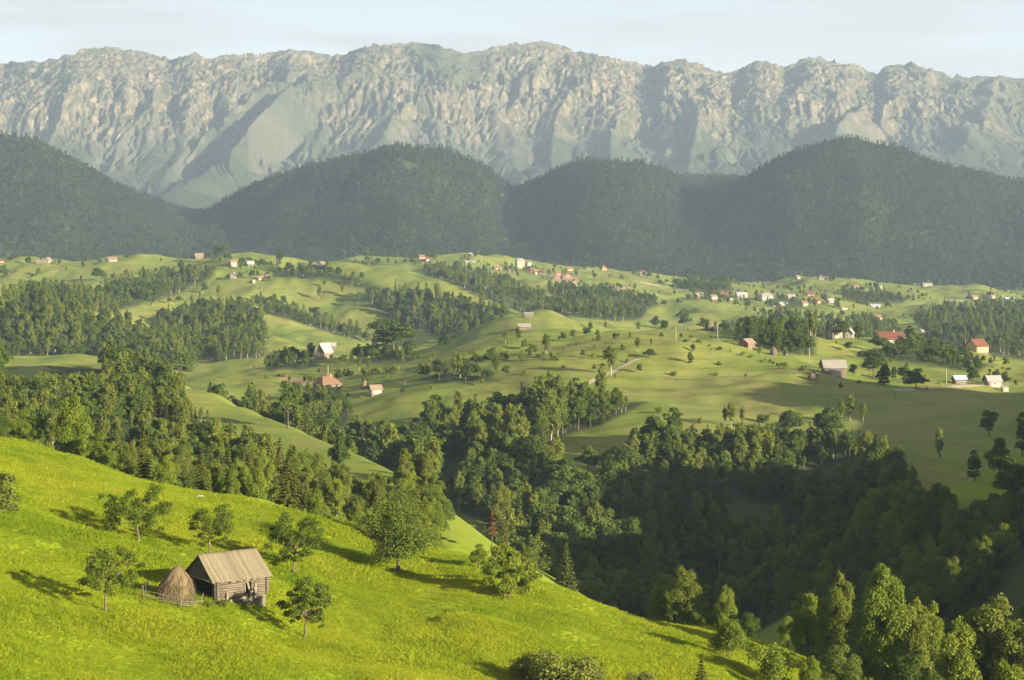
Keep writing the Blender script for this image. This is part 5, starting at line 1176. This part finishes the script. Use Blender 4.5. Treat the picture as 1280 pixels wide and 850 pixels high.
def hay_fence():
    e = empty('pole_fence', at(216, 758)); tag(e, 'low crooked pole fence round the front of the tall haystack', 'fence')
    o = e.location; rnd = random.Random(3)
    spec = [(180, 750, 1.5, -.15), (203, 755, 1.0, .1), (226, 761, .95, 0), (250, 757, 1.25, .35), (246, 762, .9, -.5), (184, 738, 1.3, .1)]
    P = []
    for px, py, h, ln_ in spec:
        p = at(px, py) - o; P.append(p); b = MB(); b.tube([p + Vector((0, 0, -.3)), p + Vector((ln_ * .5, 0, h * .5)), p + Vector((ln_, .05, h))], [.07, .06, .045], 6); b.build('post', M['pole'], e)
    for i, j, hs in ((0, 1, (.35, .65, .95)), (1, 2, (.3, .62, .85)), (2, 3, (.35, .6)), (5, 0, (.5, .9)), (2, 4, (.25,))):
        for h in hs:
            b = MB(); a = P[i] + Vector((-.25, rnd.uniform(-.05, .05), h + rnd.uniform(-.1, .1))); c = P[j] + Vector((.25, rnd.uniform(-.05, .05), h + rnd.uniform(-.12, .12)))
            b.tube([a, (a + c) / 2 + Vector((0, 0, rnd.uniform(-.06, .04))), c], [.045, .04, .035], 6); b.build('rail', M['pole'], e)
hay_fence()
p = at(250, 622); b = MB(); b.tube([(-.8, 0, .05), (-.1, .1, .22), (.7, 0, .12)], [.16, .2, .1], 7)
tag(b.build('fallen_log', M['log_pale'], None, True, p, .5), 'short pale fallen log in the grass high on the meadow', 'log')

# ------------------------------------------------------------------ farmhouses and barns
def at_r(px, py, d0, d1):
    """The ground at photo pixel (px, py) between the distances d0 and d1."""
    r = row_profile(px); k = np.where((_DF >= d0) & (_DF <= d1))[0]
    rm = np.minimum.accumulate(r)[k]
    i = k[np.argmin(np.abs(r[k] - py) + 5 * (r[k] > rm + .7))]
    d = _DF[i]; x = (px - 640) / F * d
    return Vector((x, d, float(ground_z(x, d))))

def house(name, cat, px, py, rng_, w, dep, eave, rise, rot, wall, roof, label, hip=0.0, wins=2, storeys=1, chimney=False, group=None, gwall=None, door=True, ov=.5, base=True):
    """A building whose ridge runs along its own x; the front is -y. px, py: middle of its foot in the photo."""
    p = at_r(px, py, *rng_) if isinstance(rng_, tuple) else at_d(px, rng_)
    if p.y > 1700: w *= .78; dep *= .78; eave *= .82; rise *= .82
    HOUSES.append((p.x, p.y, w))
    e = empty(name, p, R(rot)); tag(e, label, cat, group)
    hx, hy = w / 2, dep / 2
    b = MB(); b.prism([(-hx, -.05), (hx, -.05), (hx, eave), (-hx, eave)], -hy, hy); wl = b.build('wall', M[wall], e)
    if hip < .5:                                       # gables
        for sx in (-1, 1):
            b = MB(); x_ = sx * (hx - .02); x2 = sx * (hx - .22)
            n = len(b.v); pts = [(-hy, eave), (hy, eave), (0, eave + rise * (1 - hip))]
            b.v += [(x_, y, z) for y, z in pts] + [(x2, y, z) for y, z in pts]; b.f += [(n, n + 1, n + 2), (n + 5, n + 4, n + 3), (n, n + 3, n + 4, n + 1), (n + 1, n + 4, n + 5, n + 2), (n + 2, n + 5, n + 3, n)]
            b.build('gable', M[gwall or wall], e)
    b = MB(); t = .16; sl = rise / hy; cut = hip * hx * .9
    for sy in (-1, 1):
        lo = [(-hx - ov, sy * (hy + ov), eave - ov * sl), (hx + ov, sy * (hy + ov), eave - ov * sl)]; hi = [(hx + ov * (hip < .2) - cut, 0, eave + rise), (-hx - ov * (hip < .2) + cut, 0, eave + rise)]
        n = len(b.v); q = lo + hi; b.v += [(x, y, z + .05) for x, y, z in q] + [(x, y, z + .05 + t) for x, y, z in q]
        b.f += [tuple(n + i for i in f_) for f_ in ((3, 2, 1, 0), (4, 5, 6, 7), (0, 1, 5, 4), (1, 2, 6, 5), (2, 3, 7, 6), (3, 0, 4, 7))]
    if hip >= .2:
        for sx in (-1, 1):
            n = len(b.v); q = [(sx * (hx + ov), -hy - ov, eave - ov * sl), (sx * (hx + ov), hy + ov, eave - ov * sl), (sx * (hx - cut), 0, eave + rise)]
            b.v += [(x, y, z + .052) for x, y, z in q] + [(x, y, z + .052 + t) for x, y, z in q]; b.f += [(n, n + 2, n + 1), (n + 3, n + 4, n + 5), (n, n + 1, n + 4, n + 3), (n + 1, n + 2, n + 5, n + 4), (n + 2, n, n + 3, n + 5)]
    rf = b.build('roof', M[roof], e)
    if chimney: b = MB(); b.box((hx * .35, .1, eave + rise + .25), (.7, .7, 1.5)); b.build('chimney', M['pink'], rf)
    if base: b = MB(); b.box((0, 0, -1.3), (w + .12, dep + .12, 2.6)); b.build('foundation', M['stone'], e)
    ww, wh = min(1.1, w * .14), min(1.3, eave / storeys * .45)
    def window(x, y, z, side):
        b = MB(); fx = .06
        if side == 'f': b.box((x, y - .03, z), (ww, .06, wh))
        else: b.box((x + .03 * side, y, z), (.06, ww, wh))
        f = b.build('window', M['frame'], e); b = MB()
        if side == 'f': b.box((x, y - .065, z), (ww * .8, .03, wh * .8))
        else: b.box((x + .065 * side, y, z), (.03, ww * .8, wh * .8))
        b.build('pane', M['glass'], f)
    for s_ in range(storeys):
        z = eave / storeys * (s_ + .55)
        for i in range(wins): window(-hx + w * (i + .5 + (.25 if door and s_ == 0 else 0)) / (wins + (.5 if door and s_ == 0 else 0)), -hy, z, 'f')
        if wins:
            for sx in (-1, 1): window(sx * hx, dep * .2, z, sx)
    if door:
        b = MB(); dh = min(2.0, eave * .8); b.box((-hx + min(1.0, w * .1), -hy - .03, dh / 2), (min(1.0, w * .16), .06, dh)); b.build('door', M['door'], e)
    return e

H = house
# middle meadow
BARN = H('barn', 'barn', 1042, 469, (700, 900), 8.6, 6.0, 3.3, 2.6, 4, 'brown_wood', 'pale_roof', 'dark board barn with a pale roof on the middle meadow', wins=0)
H('shed', 'shed', 1044, 470.5, BARN.location.y - 5.2, 4.2, 2.0, 2.0, .4, 4, 'white', 'pale_roof', 'small white shed in front of the pale-roofed barn', wins=0, ov=.2)
H('barn', 'barn', 405, 446.5, (900, 1040), 7.6, 5.4, 3.4, 3.9, 62, 'grey_wood', 'grey_roof', 'tall steep-gabled barn on a white base on the middle meadow crest', wins=0, gwall='brown_wood')
H('house', 'house', 409, 488, (780, 960), 9.5, 7.6, 2.9, 3.0, 40, 'grey_wood', 'orange_roof', 'low dark house with an orange hipped roof beside a ploughed plot', hip=.55, wins=2, chimney=True)
H('shed', 'shed', 469, 492, (740, 900), 4.4, 3.4, 2.0, 1.5, 25, 'beige', 'brown_roof', 'small brown-roofed shed with a pale end beside the small haystack', wins=0)
H('barn', 'barn', 411, 418, (1150, 1300), 8.5, 5.0, 2.2, 1.9, 3, 'grey_wood', 'grey_roof', 'long low barn on the far spur meadow', wins=0)
H('barn', 'barn', 934, 434.5, (800, 960), 5.4, 4.6, 2.1, 1.7, 48, 'brown_wood', 'brown_roof', 'small old barn on the middle hill below the farm grove', wins=0)
H('house', 'house', 1043, 422, 985, 5.4, 6.4, 3.4, 2.4, 20, 'cream', 'brown_roof', 'cream gabled house half hidden in the farm grove', wins=1, chimney=True)
H('house', 'house', 1062, 424, 985, 4, 3.6, 2.7, 2.3, 70, 'white', 'grey_roof', 'narrow white gable between the big trees of the farm grove', wins=1)
H('farmhouse', 'house', 1112, 430, (900, 1010), 12.5, 7.0, 2.8, 3.2, 3, 'white', 'red_roof', 'long farmhouse with a rust-red roof and white wall', wins=4, chimney=True)
H('house', 'house', 1221, 437, (900, 1020), 9.0, 7.4, 3.0, 3.4, 38, 'ochre', 'red_roof', 'yellow-gabled house with a red and maroon roof near the right photo edge', wins=2)
H('shed', 'shed', 1199, 480, (680, 860), 4.6, 3.2, 2.1, 1.1, 12, 'grey_wood', 'blue_roof', 'blue-grey roofed shed by the lane trees', wins=0)
H('house', 'house', 1241, 476, 800, 5.5, 4.5, 2.6, 1.8, 10, 'white', 'grey_roof', 'little house with white gable hidden behind the lane trees', wins=1)
H('hut', 'hut', 1256, 489, (640, 800), 2.4, 1.8, 1.5, .5, 5, 'beige', 'pale_roof', 'tiny pale hut beside the lane at the right', wins=0, ov=.15)
H('shed', 'shed', 655, 414, (1050, 1330), 7, 5.2, 2.4, 1.6, 5, 'brown_wood', 'pale_roof', 'dark shed with pale roof below the small far spur', wins=0)
H('shed', 'shed', 661, 396, (1200, 1700), 5, 3.5, 1.8, .9, 0, 'grey_wood', 'pale_roof', 'tiny pale-roofed shed above the dark spur shed', wins=0)
H('house', 'house', 521, 371, (1350, 1900), 9, 6, 3, 2.6, 30, 'brown_wood', 'maroon_roof', 'maroon-roofed house at the edge of the dark far wood', wins=1)
# left crest
LC = (1750, 2060)
H('barn', 'barn', 60, 328.5, LC, 9, 6, 3, 3.2, 70, 'white', 'brown_roof', 'white-fronted barn with brown roof on the left crest', wins=0)
H('barn', 'barn', 50, 329, LC, 9, 5, 2, 1.8, 4, 'brown_wood', 'brown_roof', 'low dark barn left of the white-fronted crest barn', wins=0)
H('house', 'house', 141, 327, LC, 10, 7, 3.2, 2.5, 5, 'white', 'brown_roof', 'white house with brown roof alone on the left crest', wins=3)
H('house', 'house', 2, 328, LC, 6, 5, 2.5, 2, 10, 'pink', 'red_roof', 'small reddish house at the left photo edge of the crest', wins=1)
H('house', 'house', 249, 320, LC, 10, 8, 2.8, 4, 12, 'brown_wood', 'brown_roof', 'brown house among trees on the left crest', wins=1)
H('house', 'house', 292, 333, LC, 7, 6, 5.6, 2, 15, 'cream', 'brown_roof', 'tall cream two-storey house on the upper left meadow', wins=2, storeys=2)
H('barn', 'barn', 313, 332, LC, 8, 6, 2.6, 3, 20, 'grey_wood', 'grey_roof', 'grey-roofed barn right of the tall cream house', wins=0)
H('house', 'house', 292, 348, LC, 6, 6, 3.2, 3.4, 75, 'white', 'brown_roof', 'white-gabled house below the tall cream house', wins=1)
H('house', 'house', 326, 350, LC, 7, 6, 2.5, 2.2, 15, 'beige', 'brown_roof', 'beige house under trees on the upper left meadow', wins=1)
H('house', 'house', 334, 348, LC, 5, 5, 2.6, 2, 40, 'pink', 'orange_roof', 'small orange-roofed house beside the beige one', wins=1)
H('house', 'house', 317, 354, LC, 3, 3, 2.2, 1.2, 20, 'white', 'pale_roof', 'tiny white house at the end of the upper meadow trees', wins=0)
H('house', 'house', 402, 334, (1800, 2100), 7.5, 7, 3.2, 3.4, 60, 'white', 'brown_roof', 'white-gabled house with dark roof on the crest right of the dark round tree', wins=2)
H('barn', 'barn', 395, 334, (1800, 2100), 8, 5, 2.2, 2, 5, 'brown_wood', 'brown_roof', 'dark barn touching the white-gabled crest house', wins=0)
H('greenhouse', 'greenhouse', 321, 386.5, (1350, 1620), 6.5, 3, 1.2, .5, 2, 'white', 'white', 'long white sheet-covered greenhouse on the far meadow', wins=0, door=False, ov=.1)
# village ridge
VR = (2300, 2560)
H('house', 'house', 527, 326, VR, 9, 8, 5.5, 3, 20, 'pink', 'orange_roof', 'pink house under construction on the village ridge', wins=2, storeys=2)
H('house', 'house', 535, 326, VR, 7, 6, 2.5, 2, 10, 'beige', 'orange_roof', 'low annex right of the pink house', wins=1)
H('house', 'house', 588, 320, VR, 6, 5, 2.6, 1.8, 10, 'white', 'white', 'small bright white house on top of the village ridge', wins=0)
H('barn', 'barn', 592, 328, VR, 9, 5, 2.2, .8, 2, 'white', 'pale_roof', 'long white low barn, right one of two on the ridge', wins=0)
H('barn', 'barn', 584, 328, VR, 7, 5, 2.2, .8, 2, 'beige', 'pale_roof', 'long low barn, left one of two on the ridge', wins=0)
H('house', 'house', 621, 342.5, VR, 11, 8, 3.4, 3.2, 30, 'cream', 'orange_roof', 'cream house with orange roof below the ridge top', wins=3, chimney=True)
H('house', 'house', 640, 342, VR, 6, 7, 3.6, 3.0, 70, 'cream', 'brown_roof', 'cream gable house left of the big guesthouse', wins=1)
H('guesthouse', 'guesthouse', 650, 335, VR, 12, 10, 10.5, 3.4, 18, 'cream', 'pale_roof', 'big cream guesthouse, tallest building of the village', wins=4, storeys=3, hip=.3)
H('tower_house', 'house', 661, 335.5, VR, 6, 6, 8.5, 1.0, 18, 'white', 'pale_roof', 'narrow white block touching the big guesthouse', wins=2, storeys=3)
H('house', 'house', 663, 341, VR, 8, 7, 3.6, 3, 60, 'pink', 'red_roof', 'pinkish house just below the narrow white block', wins=1)
H('house', 'house', 670, 342.5, VR, 9, 7, 3.0, 3.4, 35, 'beige', 'orange_roof', 'orange-roofed house, middle of the row below the guesthouse', wins=2)
H('house', 'house', 678, 343.5, VR, 7, 7, 3.6, 3.2, 65, 'cream', 'red_roof', 'cream gable with red roof at the right end of that row', wins=1)
H('house', 'house', 697, 347, VR, 8, 6, 2.8, 2.2, 20, 'pink', 'orange_roof', 'reddish building site house above the earth bank, left one', wins=1)
H('house', 'house', 710, 349, VR, 8, 6, 2.8, 1.8, 10, 'pink', 'orange_roof', 'reddish building site house above the earth bank, right one', wins=1)
H('house', 'house', 712, 338, VR, 9, 7, 2.2, 3.0, 10, 'beige', 'orange_roof', 'low house with large orange roof on the ridge', wins=1)
H('house', 'house', 735, 337, VR, 4, 4, 2.2, 1.8, 70, 'white', 'white', 'tiny white gable hut on the village ridge', wins=0)
H('house', 'house', 755, 338, VR, 5, 7, 4.6, 3.6, 75, 'ochre', 'orange_roof', 'tall yellow gable house alone on the ridge', wins=1)
H('house', 'house', 803, 343.5, VR, 9, 7, 4.2, 2.4, 12, 'white', 'red_roof', 'white house with red roof alone on the ridge', wins=3)
# valley hamlet
VH = (2040, 2540)
H('barn', 'barn', 871, 373, VH, 8, 7, 3.4, 3.4, 60, 'brown_wood', 'brown_roof', 'dark barn at the left end of the far hamlet', wins=0)
H('house', 'house', 892, 374, VH, 8, 6, 3.4, 2, 15, 'beige', 'brown_roof', 'beige house second from the left end of the far hamlet', wins=1)
H('house', 'house', 905, 373, VH, 10, 8, 4.2, 4, 15, 'pink', 'red_roof', 'tall red-roofed house in the far hamlet', wins=2, storeys=2)
H('house', 'house', 913, 375, VH, 6, 4, 2.2, .8, 5, 'white', 'pale_roof', 'low white shed front before the tall red-roofed house', wins=0)
H('house', 'house', 927, 372, VH, 14, 10, 3.0, 4, 8, 'white', 'grey_roof', 'wide grey-roofed house in the middle of the far hamlet', wins=3)
H('hotel', 'hotel', 957, 375, VH, 17, 11, 5.5, 3.6, 22, 'white', 'pale_roof', 'largest pale building of the far hamlet with bright roof', wins=5, storeys=2, hip=.35)
H('house', 'house', 967, 383, (1900, 2200), 4, 4, 2.4, 1.2, 20, 'white', 'pale_roof', 'tiny white hut below the largest pale building', wins=0)
H('house', 'house', 989, 375, VH, 10, 7, 2.6, 2.6, 8, 'beige', 'pale_roof', 'pale-roofed house right of the largest pale building', wins=2)
H('house', 'house', 979, 382, (1900, 2200), 10, 6, 2.2, 2.0, 8, 'white', 'grey_roof', 'grey low house with white front under the pale-roofed house', wins=2)
H('house', 'house', 1005, 382, (1900, 2200), 8, 7, 3.4, 2.6, 25, 'cream', 'orange_roof', 'cream house with orange roof in the far hamlet', wins=2)
H('house', 'house', 1012, 376, VH, 9, 7, 2.6, 3, 8, 'pink', 'red_roof', 'red roof behind the cream house of the far hamlet', wins=1)
H('house', 'house', 1021, 380, (1950, 2250), 7, 7, 2.6, 2.6, 40, 'pink', 'red_roof', 'small red-roofed house at the hamlet end', wins=1)
H('house', 'house', 1038, 382, (1950, 2250), 9, 6, 3.0, 2.6, 30, 'white', 'pale_roof', 'white house standing apart right of the far hamlet', wins=2, chimney=True)
H('barn', 'barn', 1055, 387, (1850, 2150), 8, 5, 2.2, .9, 5, 'beige', 'pale_roof', 'low beige barn on the hamlet meadow', wins=0)
H('barn', 'barn', 1094, 384, (1900, 2200), 12, 6, 2.4, 1.2, 3, 'white', 'blue_roof', 'long bluish-roofed barn right of the hamlet', wins=0)
H('house', 'house', 1097, 399, (1500, 1900), 8, 6, 2.4, 2.6, 15, 'cream', 'orange_roof', 'orange-roofed house on the small sunlit knoll', wins=2)
H('house', 'house', 997, 349, VR, 6, 6, 3.2, 2.2, 30, 'white', 'brown_roof', 'white house at the left of the upper right ridge meadow', wins=1)
H('house', 'house', 1027, 350, VR, 6, 7, 3.6, 4.2, 72, 'white', 'red_roof', 'steep white gable with red roof on the upper right ridge', wins=1)
H('house', 'house', 1036, 350, VR, 7, 6, 2.6, 2.4, 10, 'pink', 'red_roof', 'low red-roofed house joined right of the steep white gable', wins=1)
H('house', 'house', 1070, 361, VR, 10, 6, 2.8, 2.4, 20, 'pink', 'orange_roof', 'pink low house under the upper right ridge', wins=2)
H('house', 'house', 1100, 361, VR, 4, 4, 2.8, 1.6, 40, 'white', 'white', 'tiny white house on the ridge right of the pink low one', wins=0)
H('house', 'house', 1146, 358, VR, 8, 5, 3, 1.2, 5, 'white', 'pale_roof', 'white house left of the long white ridge building', wins=2)
H('inn', 'inn', 1159, 358.5, VR, 15, 8, 4, 1.8, 5, 'white', 'pale_roof', 'long white building on the right ridge crest', wins=5)
H('house', 'house', 1218, 374, (2100, 2450), 8, 6, 2.8, 2.2, 20, 'ochre', 'brown_roof', 'yellow house by the road under the right ridge', wins=2)
H('house', 'house', 1234, 373, (2100, 2450), 5, 5, 2.8, 2.4, 60, 'white', 'red_roof', 'white gabled roadside house, left of two under the right ridge', wins=1)
H('house', 'house', 1241, 373, (2100, 2450), 7, 5, 2.8, 2.0, 20, 'beige', 'brown_roof', 'beige roadside house, right of two under the right ridge', wins=1)
H('warehouse', 'warehouse', 1262, 376, (2100, 2450), 13, 8, 2.6, 2.0, 4, 'grey_wood', 'blue_roof', 'blue-roofed warehouse by the road at the right', wins=0)
H('hut', 'hut', 1154, 415, (1300, 1800), 5, 3.5, 2, .6, 3, 'white', 'white', 'small white hut at the edge of the far shaded wood', wins=0)

haystack(at(456, 486), 3.6, 1.5, 'small cone-shaped haystack beside the little shed on the middle meadow', 'hay', 0, (0, 0), .3, 'far haystacks', seed=2)
haystack(at(967, 444), 3.6, 1.5, 'dark grey haystack at the foot of the farm grove, left of two', 'hay_grey', 0, (0, 0), .2, 'far haystacks', seed=3)
haystack(at(982, 445), 4.0, 1.0, 'thin dark haystack at the foot of the farm grove, right of two', 'hay_grey', 0, (0, 0), .2, 'far haystacks', seed=4)
haystack(at(887, 413), 4.6, 2.2, 'brown peaked haystack on the middle hilltop by the bright tree', 'hay_grey', 0, (0, 0), .3, 'far haystacks', seed=5)
haystack(at(924, 416), 3.6, 1.3, 'pale peaked haystack among the hilltop trees', 'hay', 0, (0, 0), .1, 'far haystacks', seed=6)
haystack(at(1015, 475), 2.6, 1.7, 'shaded dark haystack downhill left of the pale-roofed barn', 'hay_grey', 0, (0, 0), .5, 'far haystacks', seed=7)

for px, base, top, lab in ((845, 427, 408, 'tall pale power pole on the middle hilltop'), (897, 423, 403, 'power pole on the hilltop right of the brown haystack'), (1012, 455, 435, 'power pole left above the pale-roofed barn'), (1183, 480, 461, 'white-footed power pole at the lane'),
                           (410, 478, 457, 'leaning pale pole behind the orange roof'), (506, 481, 461, 'pale pole on the meadow right of the little shed'), (1076, 395, 381, 'far power pole above the farm grove'), (1175, 382, 373, 'far power pole before the road under the right ridge')):
    p = at(px, base); h = (base - top) / F * p.y; b = MB(); b.tube([(0, 0, -.6), (0, 0, h * .5), (0, 0, h)], [.16, .13, .10], 7)
    e = empty('power_pole', p); tag(e, lab, 'pole', 'power poles'); b.build('shaft', M['concrete'], e, True); b = MB(); b.box((0, 0, h - .5), (1.3, .1, .1)); b.build('crossarm', M['pole'], e)

# pale tracks and fences on the middle meadow
def ribbon(name, pts, width, mat, label_kind='structure', lift=.06):
    P = []
    for a, c in zip(pts[:-1], pts[1:]):
        for s in np.linspace(0, 1, 14)[:-1]: P.append((a[0] + (c[0] - a[0]) * s, a[1] + (c[1] - a[1]) * s))
    P.append(pts[-1][:2]); Q = [at(x, y) for x, y in P]; b = MB(); vs = []
    for i, q in enumerate(Q):
        t = (Q[min(i + 1, len(Q) - 1)] - Q[max(i - 1, 0)]); t.z = 0; t.normalize(); nrm = Vector((-t.y, t.x, 0)) * width / 2
        for s in (-1, -.33, .33, 1):
            x, y = q.x + nrm.x * s, q.y + nrm.y * s; b.v.append((x, y, float(ground_z(x, y)) + lift))
    for i in range(len(Q) - 1):
        for j in range(3): b.f.append((4 * i + j, 4 * i + j + 1, 4 * i + 4 + j + 1, 4 * i + 4 + j))
    o = b.build(name, mat); tag(o, kind='structure'); return o
M['track'] = mat_noise('dirt_track', (.20, .175, .115), (.31, .27, .19), .5, (1, 1, 1), .95, .3, .05)
ribbon('track', [(732, 481), (752, 472), (775, 460), (798, 449)], 2.2, M['track'])
ribbon('lane', [(1120, 488), (1160, 485), (1210, 483), (1262, 480)], 3.0, M['track'])
ribbon('road', [(792, 352), (822, 357), (850, 362), (884, 368)], 5, M['track'], lift=.25)
ribbon('road', [(1180, 376), (1225, 375), (1262, 377), (1279, 378)], 5, M['track'], lift=.25)

def fence(pts, label, step=5.0, h=1.15):
    Q = [at(x, y) for x, y in pts]; e = empty('rail_fence', Q[0]); tag(e, label, 'fence', 'fences of the meadows'); o = e.location
    tot = []
    for a, c in zip(Q[:-1], Q[1:]):
        n = max(1, int((c - a).length / step))
        for i in range(n): tot.append(a.lerp(c, i / n))
    tot.append(Q[-1])
    tot = [Vector((p.x, p.y, float(ground_z(p.x, p.y)))) - o for p in tot][:60]
    for p in tot: b = MB(); b.box((p.x, p.y, p.z + h / 2 - .1), (.14, .14, h + .3)); b.build('post', M['pole'], e)
    for k in (.45, .9):
        b = MB(); b.tube([p + Vector((0, 0, h * k)) for p in tot], .05, 4); b.build('rail', M['pole'], e)
fence([(672, 440), (705, 438), (738, 434), (758, 434)], 'long pale rail fence crossing the middle meadow by the upright tree')
fence([(850, 431), (880, 432), (915, 430)], 'rail fence on the middle hill below the brown haystack')
fence([(1146, 487), (1190, 484), (1235, 482), (1262, 481)], 'rail fence along the lane at the right')
fence([(788, 440), (800, 446), (815, 444)], 'short fence at the upper end of the pale track')

# ------------------------------------------------------------------ grass on the foreground meadow
def meadow_grass():
    rng = np.random.default_rng(12); forms = []
    for k, (hh, nb, sp) in enumerate(((.30, 30, .34), (.40, 26, .30), (.24, 34, .38), (.55, 16, .26))):
        a = rng.random(nb) * 6.283; q = np.sqrt(rng.random(nb)) * sp; cx, cy = np.cos(a) * q, np.sin(a) * q
        h = hh * (.6 + .6 * rng.random(nb)); ln_ = rng.normal(size=(nb, 2)) * .45 * h[:, None]; th = rng.random(nb) * 6.283; w = .018 + .02 * rng.random(nb)
        sx, sy = np.cos(th) * w, np.sin(th) * w; z0 = np.full(nb, -.05)
        p0 = np.stack([cx - sx, cy - sy, z0], 1); p1 = np.stack([cx + sx, cy + sy, z0], 1)
        p2 = np.stack([cx + ln_[:, 0] + sx * .5, cy + ln_[:, 1] + sy * .5, h], 1); p3 = np.stack([cx + ln_[:, 0] - sx * .5, cy + ln_[:, 1] - sy * .5, h], 1)
        v = np.stack([p0, p1, p2, p3], 1).reshape(-1, 3)
        forms.append(mesh_np('grass_form', v, np.arange(4 * nb).reshape(nb, 4), [M['grass']], attrs={'tint': ('POINT', np.repeat(rng.random(nb), 4))}))
    n = 240000
    px = rng.uniform(-60, 1340, n); y = np.sqrt(rng.uniform(138 ** 2, 312 ** 2, n)); x = (px - 640) / F * y
    cr = pchip([k[0] for k in LINES[4]], [k[1] for k in LINES[4]], px)
    dens = .5 + .5 * fbm(x / 5, y / 5, 3, 41)
    k = (y < cr + 10) & (rng.random(n) < .85 + .3 * dens)
    lx = (np.stack([x - HUT_C.x, y - HUT_C.y], 1) @ np.array([[math.cos(HUT_A), -math.sin(HUT_A)], [math.sin(HUT_A), math.cos(HUT_A)]]))
    k &= ~((np.abs(lx[:, 0]) < 3.1) & (np.abs(lx[:, 1]) < 3.2))
    x, y = x[k], y[k]; z = ground_z(x, y); n = len(x)
    s = (.65 + .5 * rng.random(n)) * (.8 + .5 * np.clip(fbm(x / 9, y / 9, 3, 43), -.6, 1))
    o = scatter_object('meadow_grass', np.stack([x, y, z], 1), np.stack([rng.normal(size=n) * .1, rng.normal(size=n) * .1, rng.random(n) * 6.28], 1), np.stack([s * 1.45, s * 1.45, s * .62], 1), np.where(rng.random(n) < .04, 3, rng.integers(0, 3, n)), forms)
    tag(o, 'lush yellow-green grass covering the sloping foreground meadow', 'grass', kind='stuff'); print('grass', n)
M['grass'] = mat_grass('grass_blade')
meadow_grass()

for px, base, top, lab in ((281, 758, 749, 'weedy green clump at the near corner of the hut'), (303, 757, 750, 'low weeds under the long wall of the hut'), (262, 760, 752, 'small leafy weeds between fence and hut corner')):
    hero(make_bush(300 + px, 1.0, 2.0, 700, .16, 'leaf_scrub', 7), 'weed_clump', px, top, lab, 'weeds', 'weeds round the hut', base=base)
build_woods()

# ------------------------------------------------------------------ light, sky, air, camera
sun = bpy.data.lights.new('sun', 'SUN'); sun.energy = 5.0; sun.angle = R(.53); sun.color = (1.0, .87, .64)
so = bpy.data.objects.new('sun', sun); COL.objects.link(so); so.rotation_euler = TO_SUN.to_track_quat('Z', 'Y').to_euler()
W = bpy.data.worlds.new('World'); SC.world = W; W.use_nodes = True
wt = W.node_tree; wn = wt.nodes; bg = wn['Background']
sky = wn.new('ShaderNodeTexSky'); sky.sky_type = 'NISHITA'; sky.sun_disc = False; sky.sun_elevation = SUN_EL; sky.sun_rotation = math.atan2(TO_SUN.x, TO_SUN.y)
sky.altitude = 1000; sky.air_density = 1.0; sky.dust_density = 3.0; sky.ozone_density = 1.0
tc = wn.new('ShaderNodeTexCoord'); mp = wn.new('ShaderNodeMapping'); mp.inputs['Scale'].default_value = (5, 5, 46); mp.inputs['Rotation'].default_value = (0, R(-3.5), 0)
nz = wn.new('ShaderNodeTexNoise'); nz.inputs['Scale'].default_value = 1.0; nz.inputs['Detail'].default_value = 5
rp = wn.new('ShaderNodeValToRGB'); rp.color_ramp.elements[0].position = .48; rp.color_ramp.elements[0].color = (.70, .70, .70, 1); rp.color_ramp.elements[1].position = .66; rp.color_ramp.elements[1].color = (.99, .99, .99, 1)
mx = wn.new('ShaderNodeMix'); mx.data_type = 'RGBA'; mx.inputs[7].default_value = (2.25, 2.06, 1.98, 1)
wt.links.new(tc.outputs['Generated'], mp.inputs[0]); wt.links.new(mp.outputs[0], nz.inputs['Vector']); wt.links.new(nz.outputs['Fac'], rp.inputs[0])
wt.links.new(rp.outputs[0], mx.inputs[0]); wt.links.new(sky.outputs[0], mx.inputs[6]); wt.links.new(mx.outputs[2], bg.inputs[0])
bg.inputs[1].default_value = 0.066

hb = MB(); hb.box((0, 4300, 400), (11000, 11000, 1100))
ht = NT('haze_air'); pv = ht.add('ShaderNodeVolumePrincipled'); pv.inputs['Color'].default_value = (.55, .73, 1.0, 1); pv.inputs['Density'].default_value = HAZE; pv.inputs['Anisotropy'].default_value = 0.1
ht.ln(pv.outputs[0], ht.out.inputs['Volume'])
tag(hb.build('haze', ht.m), kind='stuff')

cam = bpy.data.cameras.new('camera'); cam.lens = 36 * F / 1280; cam.sensor_width = 36; cam.shift_y = -(425 - HZ) / 1280; cam.clip_start = .5; cam.clip_end = 30000
co = bpy.data.objects.new('camera', cam); COL.objects.link(co); co.location = (0, 0, 0); co.rotation_euler = (R(90), 0, 0); SC.camera = co

SC.view_settings.view_transform = 'Standard'; SC.view_settings.look = 'None'; SC.view_settings.gamma = 1; SC.view_settings.use_curve_mapping = False
SC.view_settings.exposure = EXPOSURE
cy = SC.cycles
cy.max_bounces = 5; cy.diffuse_bounces = 3; cy.glossy_bounces = 1; cy.transmission_bounces = 3; cy.transparent_max_bounces = 4; cy.volume_bounces = 1
cy.use_denoising = True
try: cy.denoiser = 'OPENIMAGEDENOISE'; cy.denoising_input_passes = 'RGB_ALBEDO_NORMAL'; cy.denoising_prefilter = 'ACCURATE'
except Exception: pass
cy.sample_clamp_indirect = 4
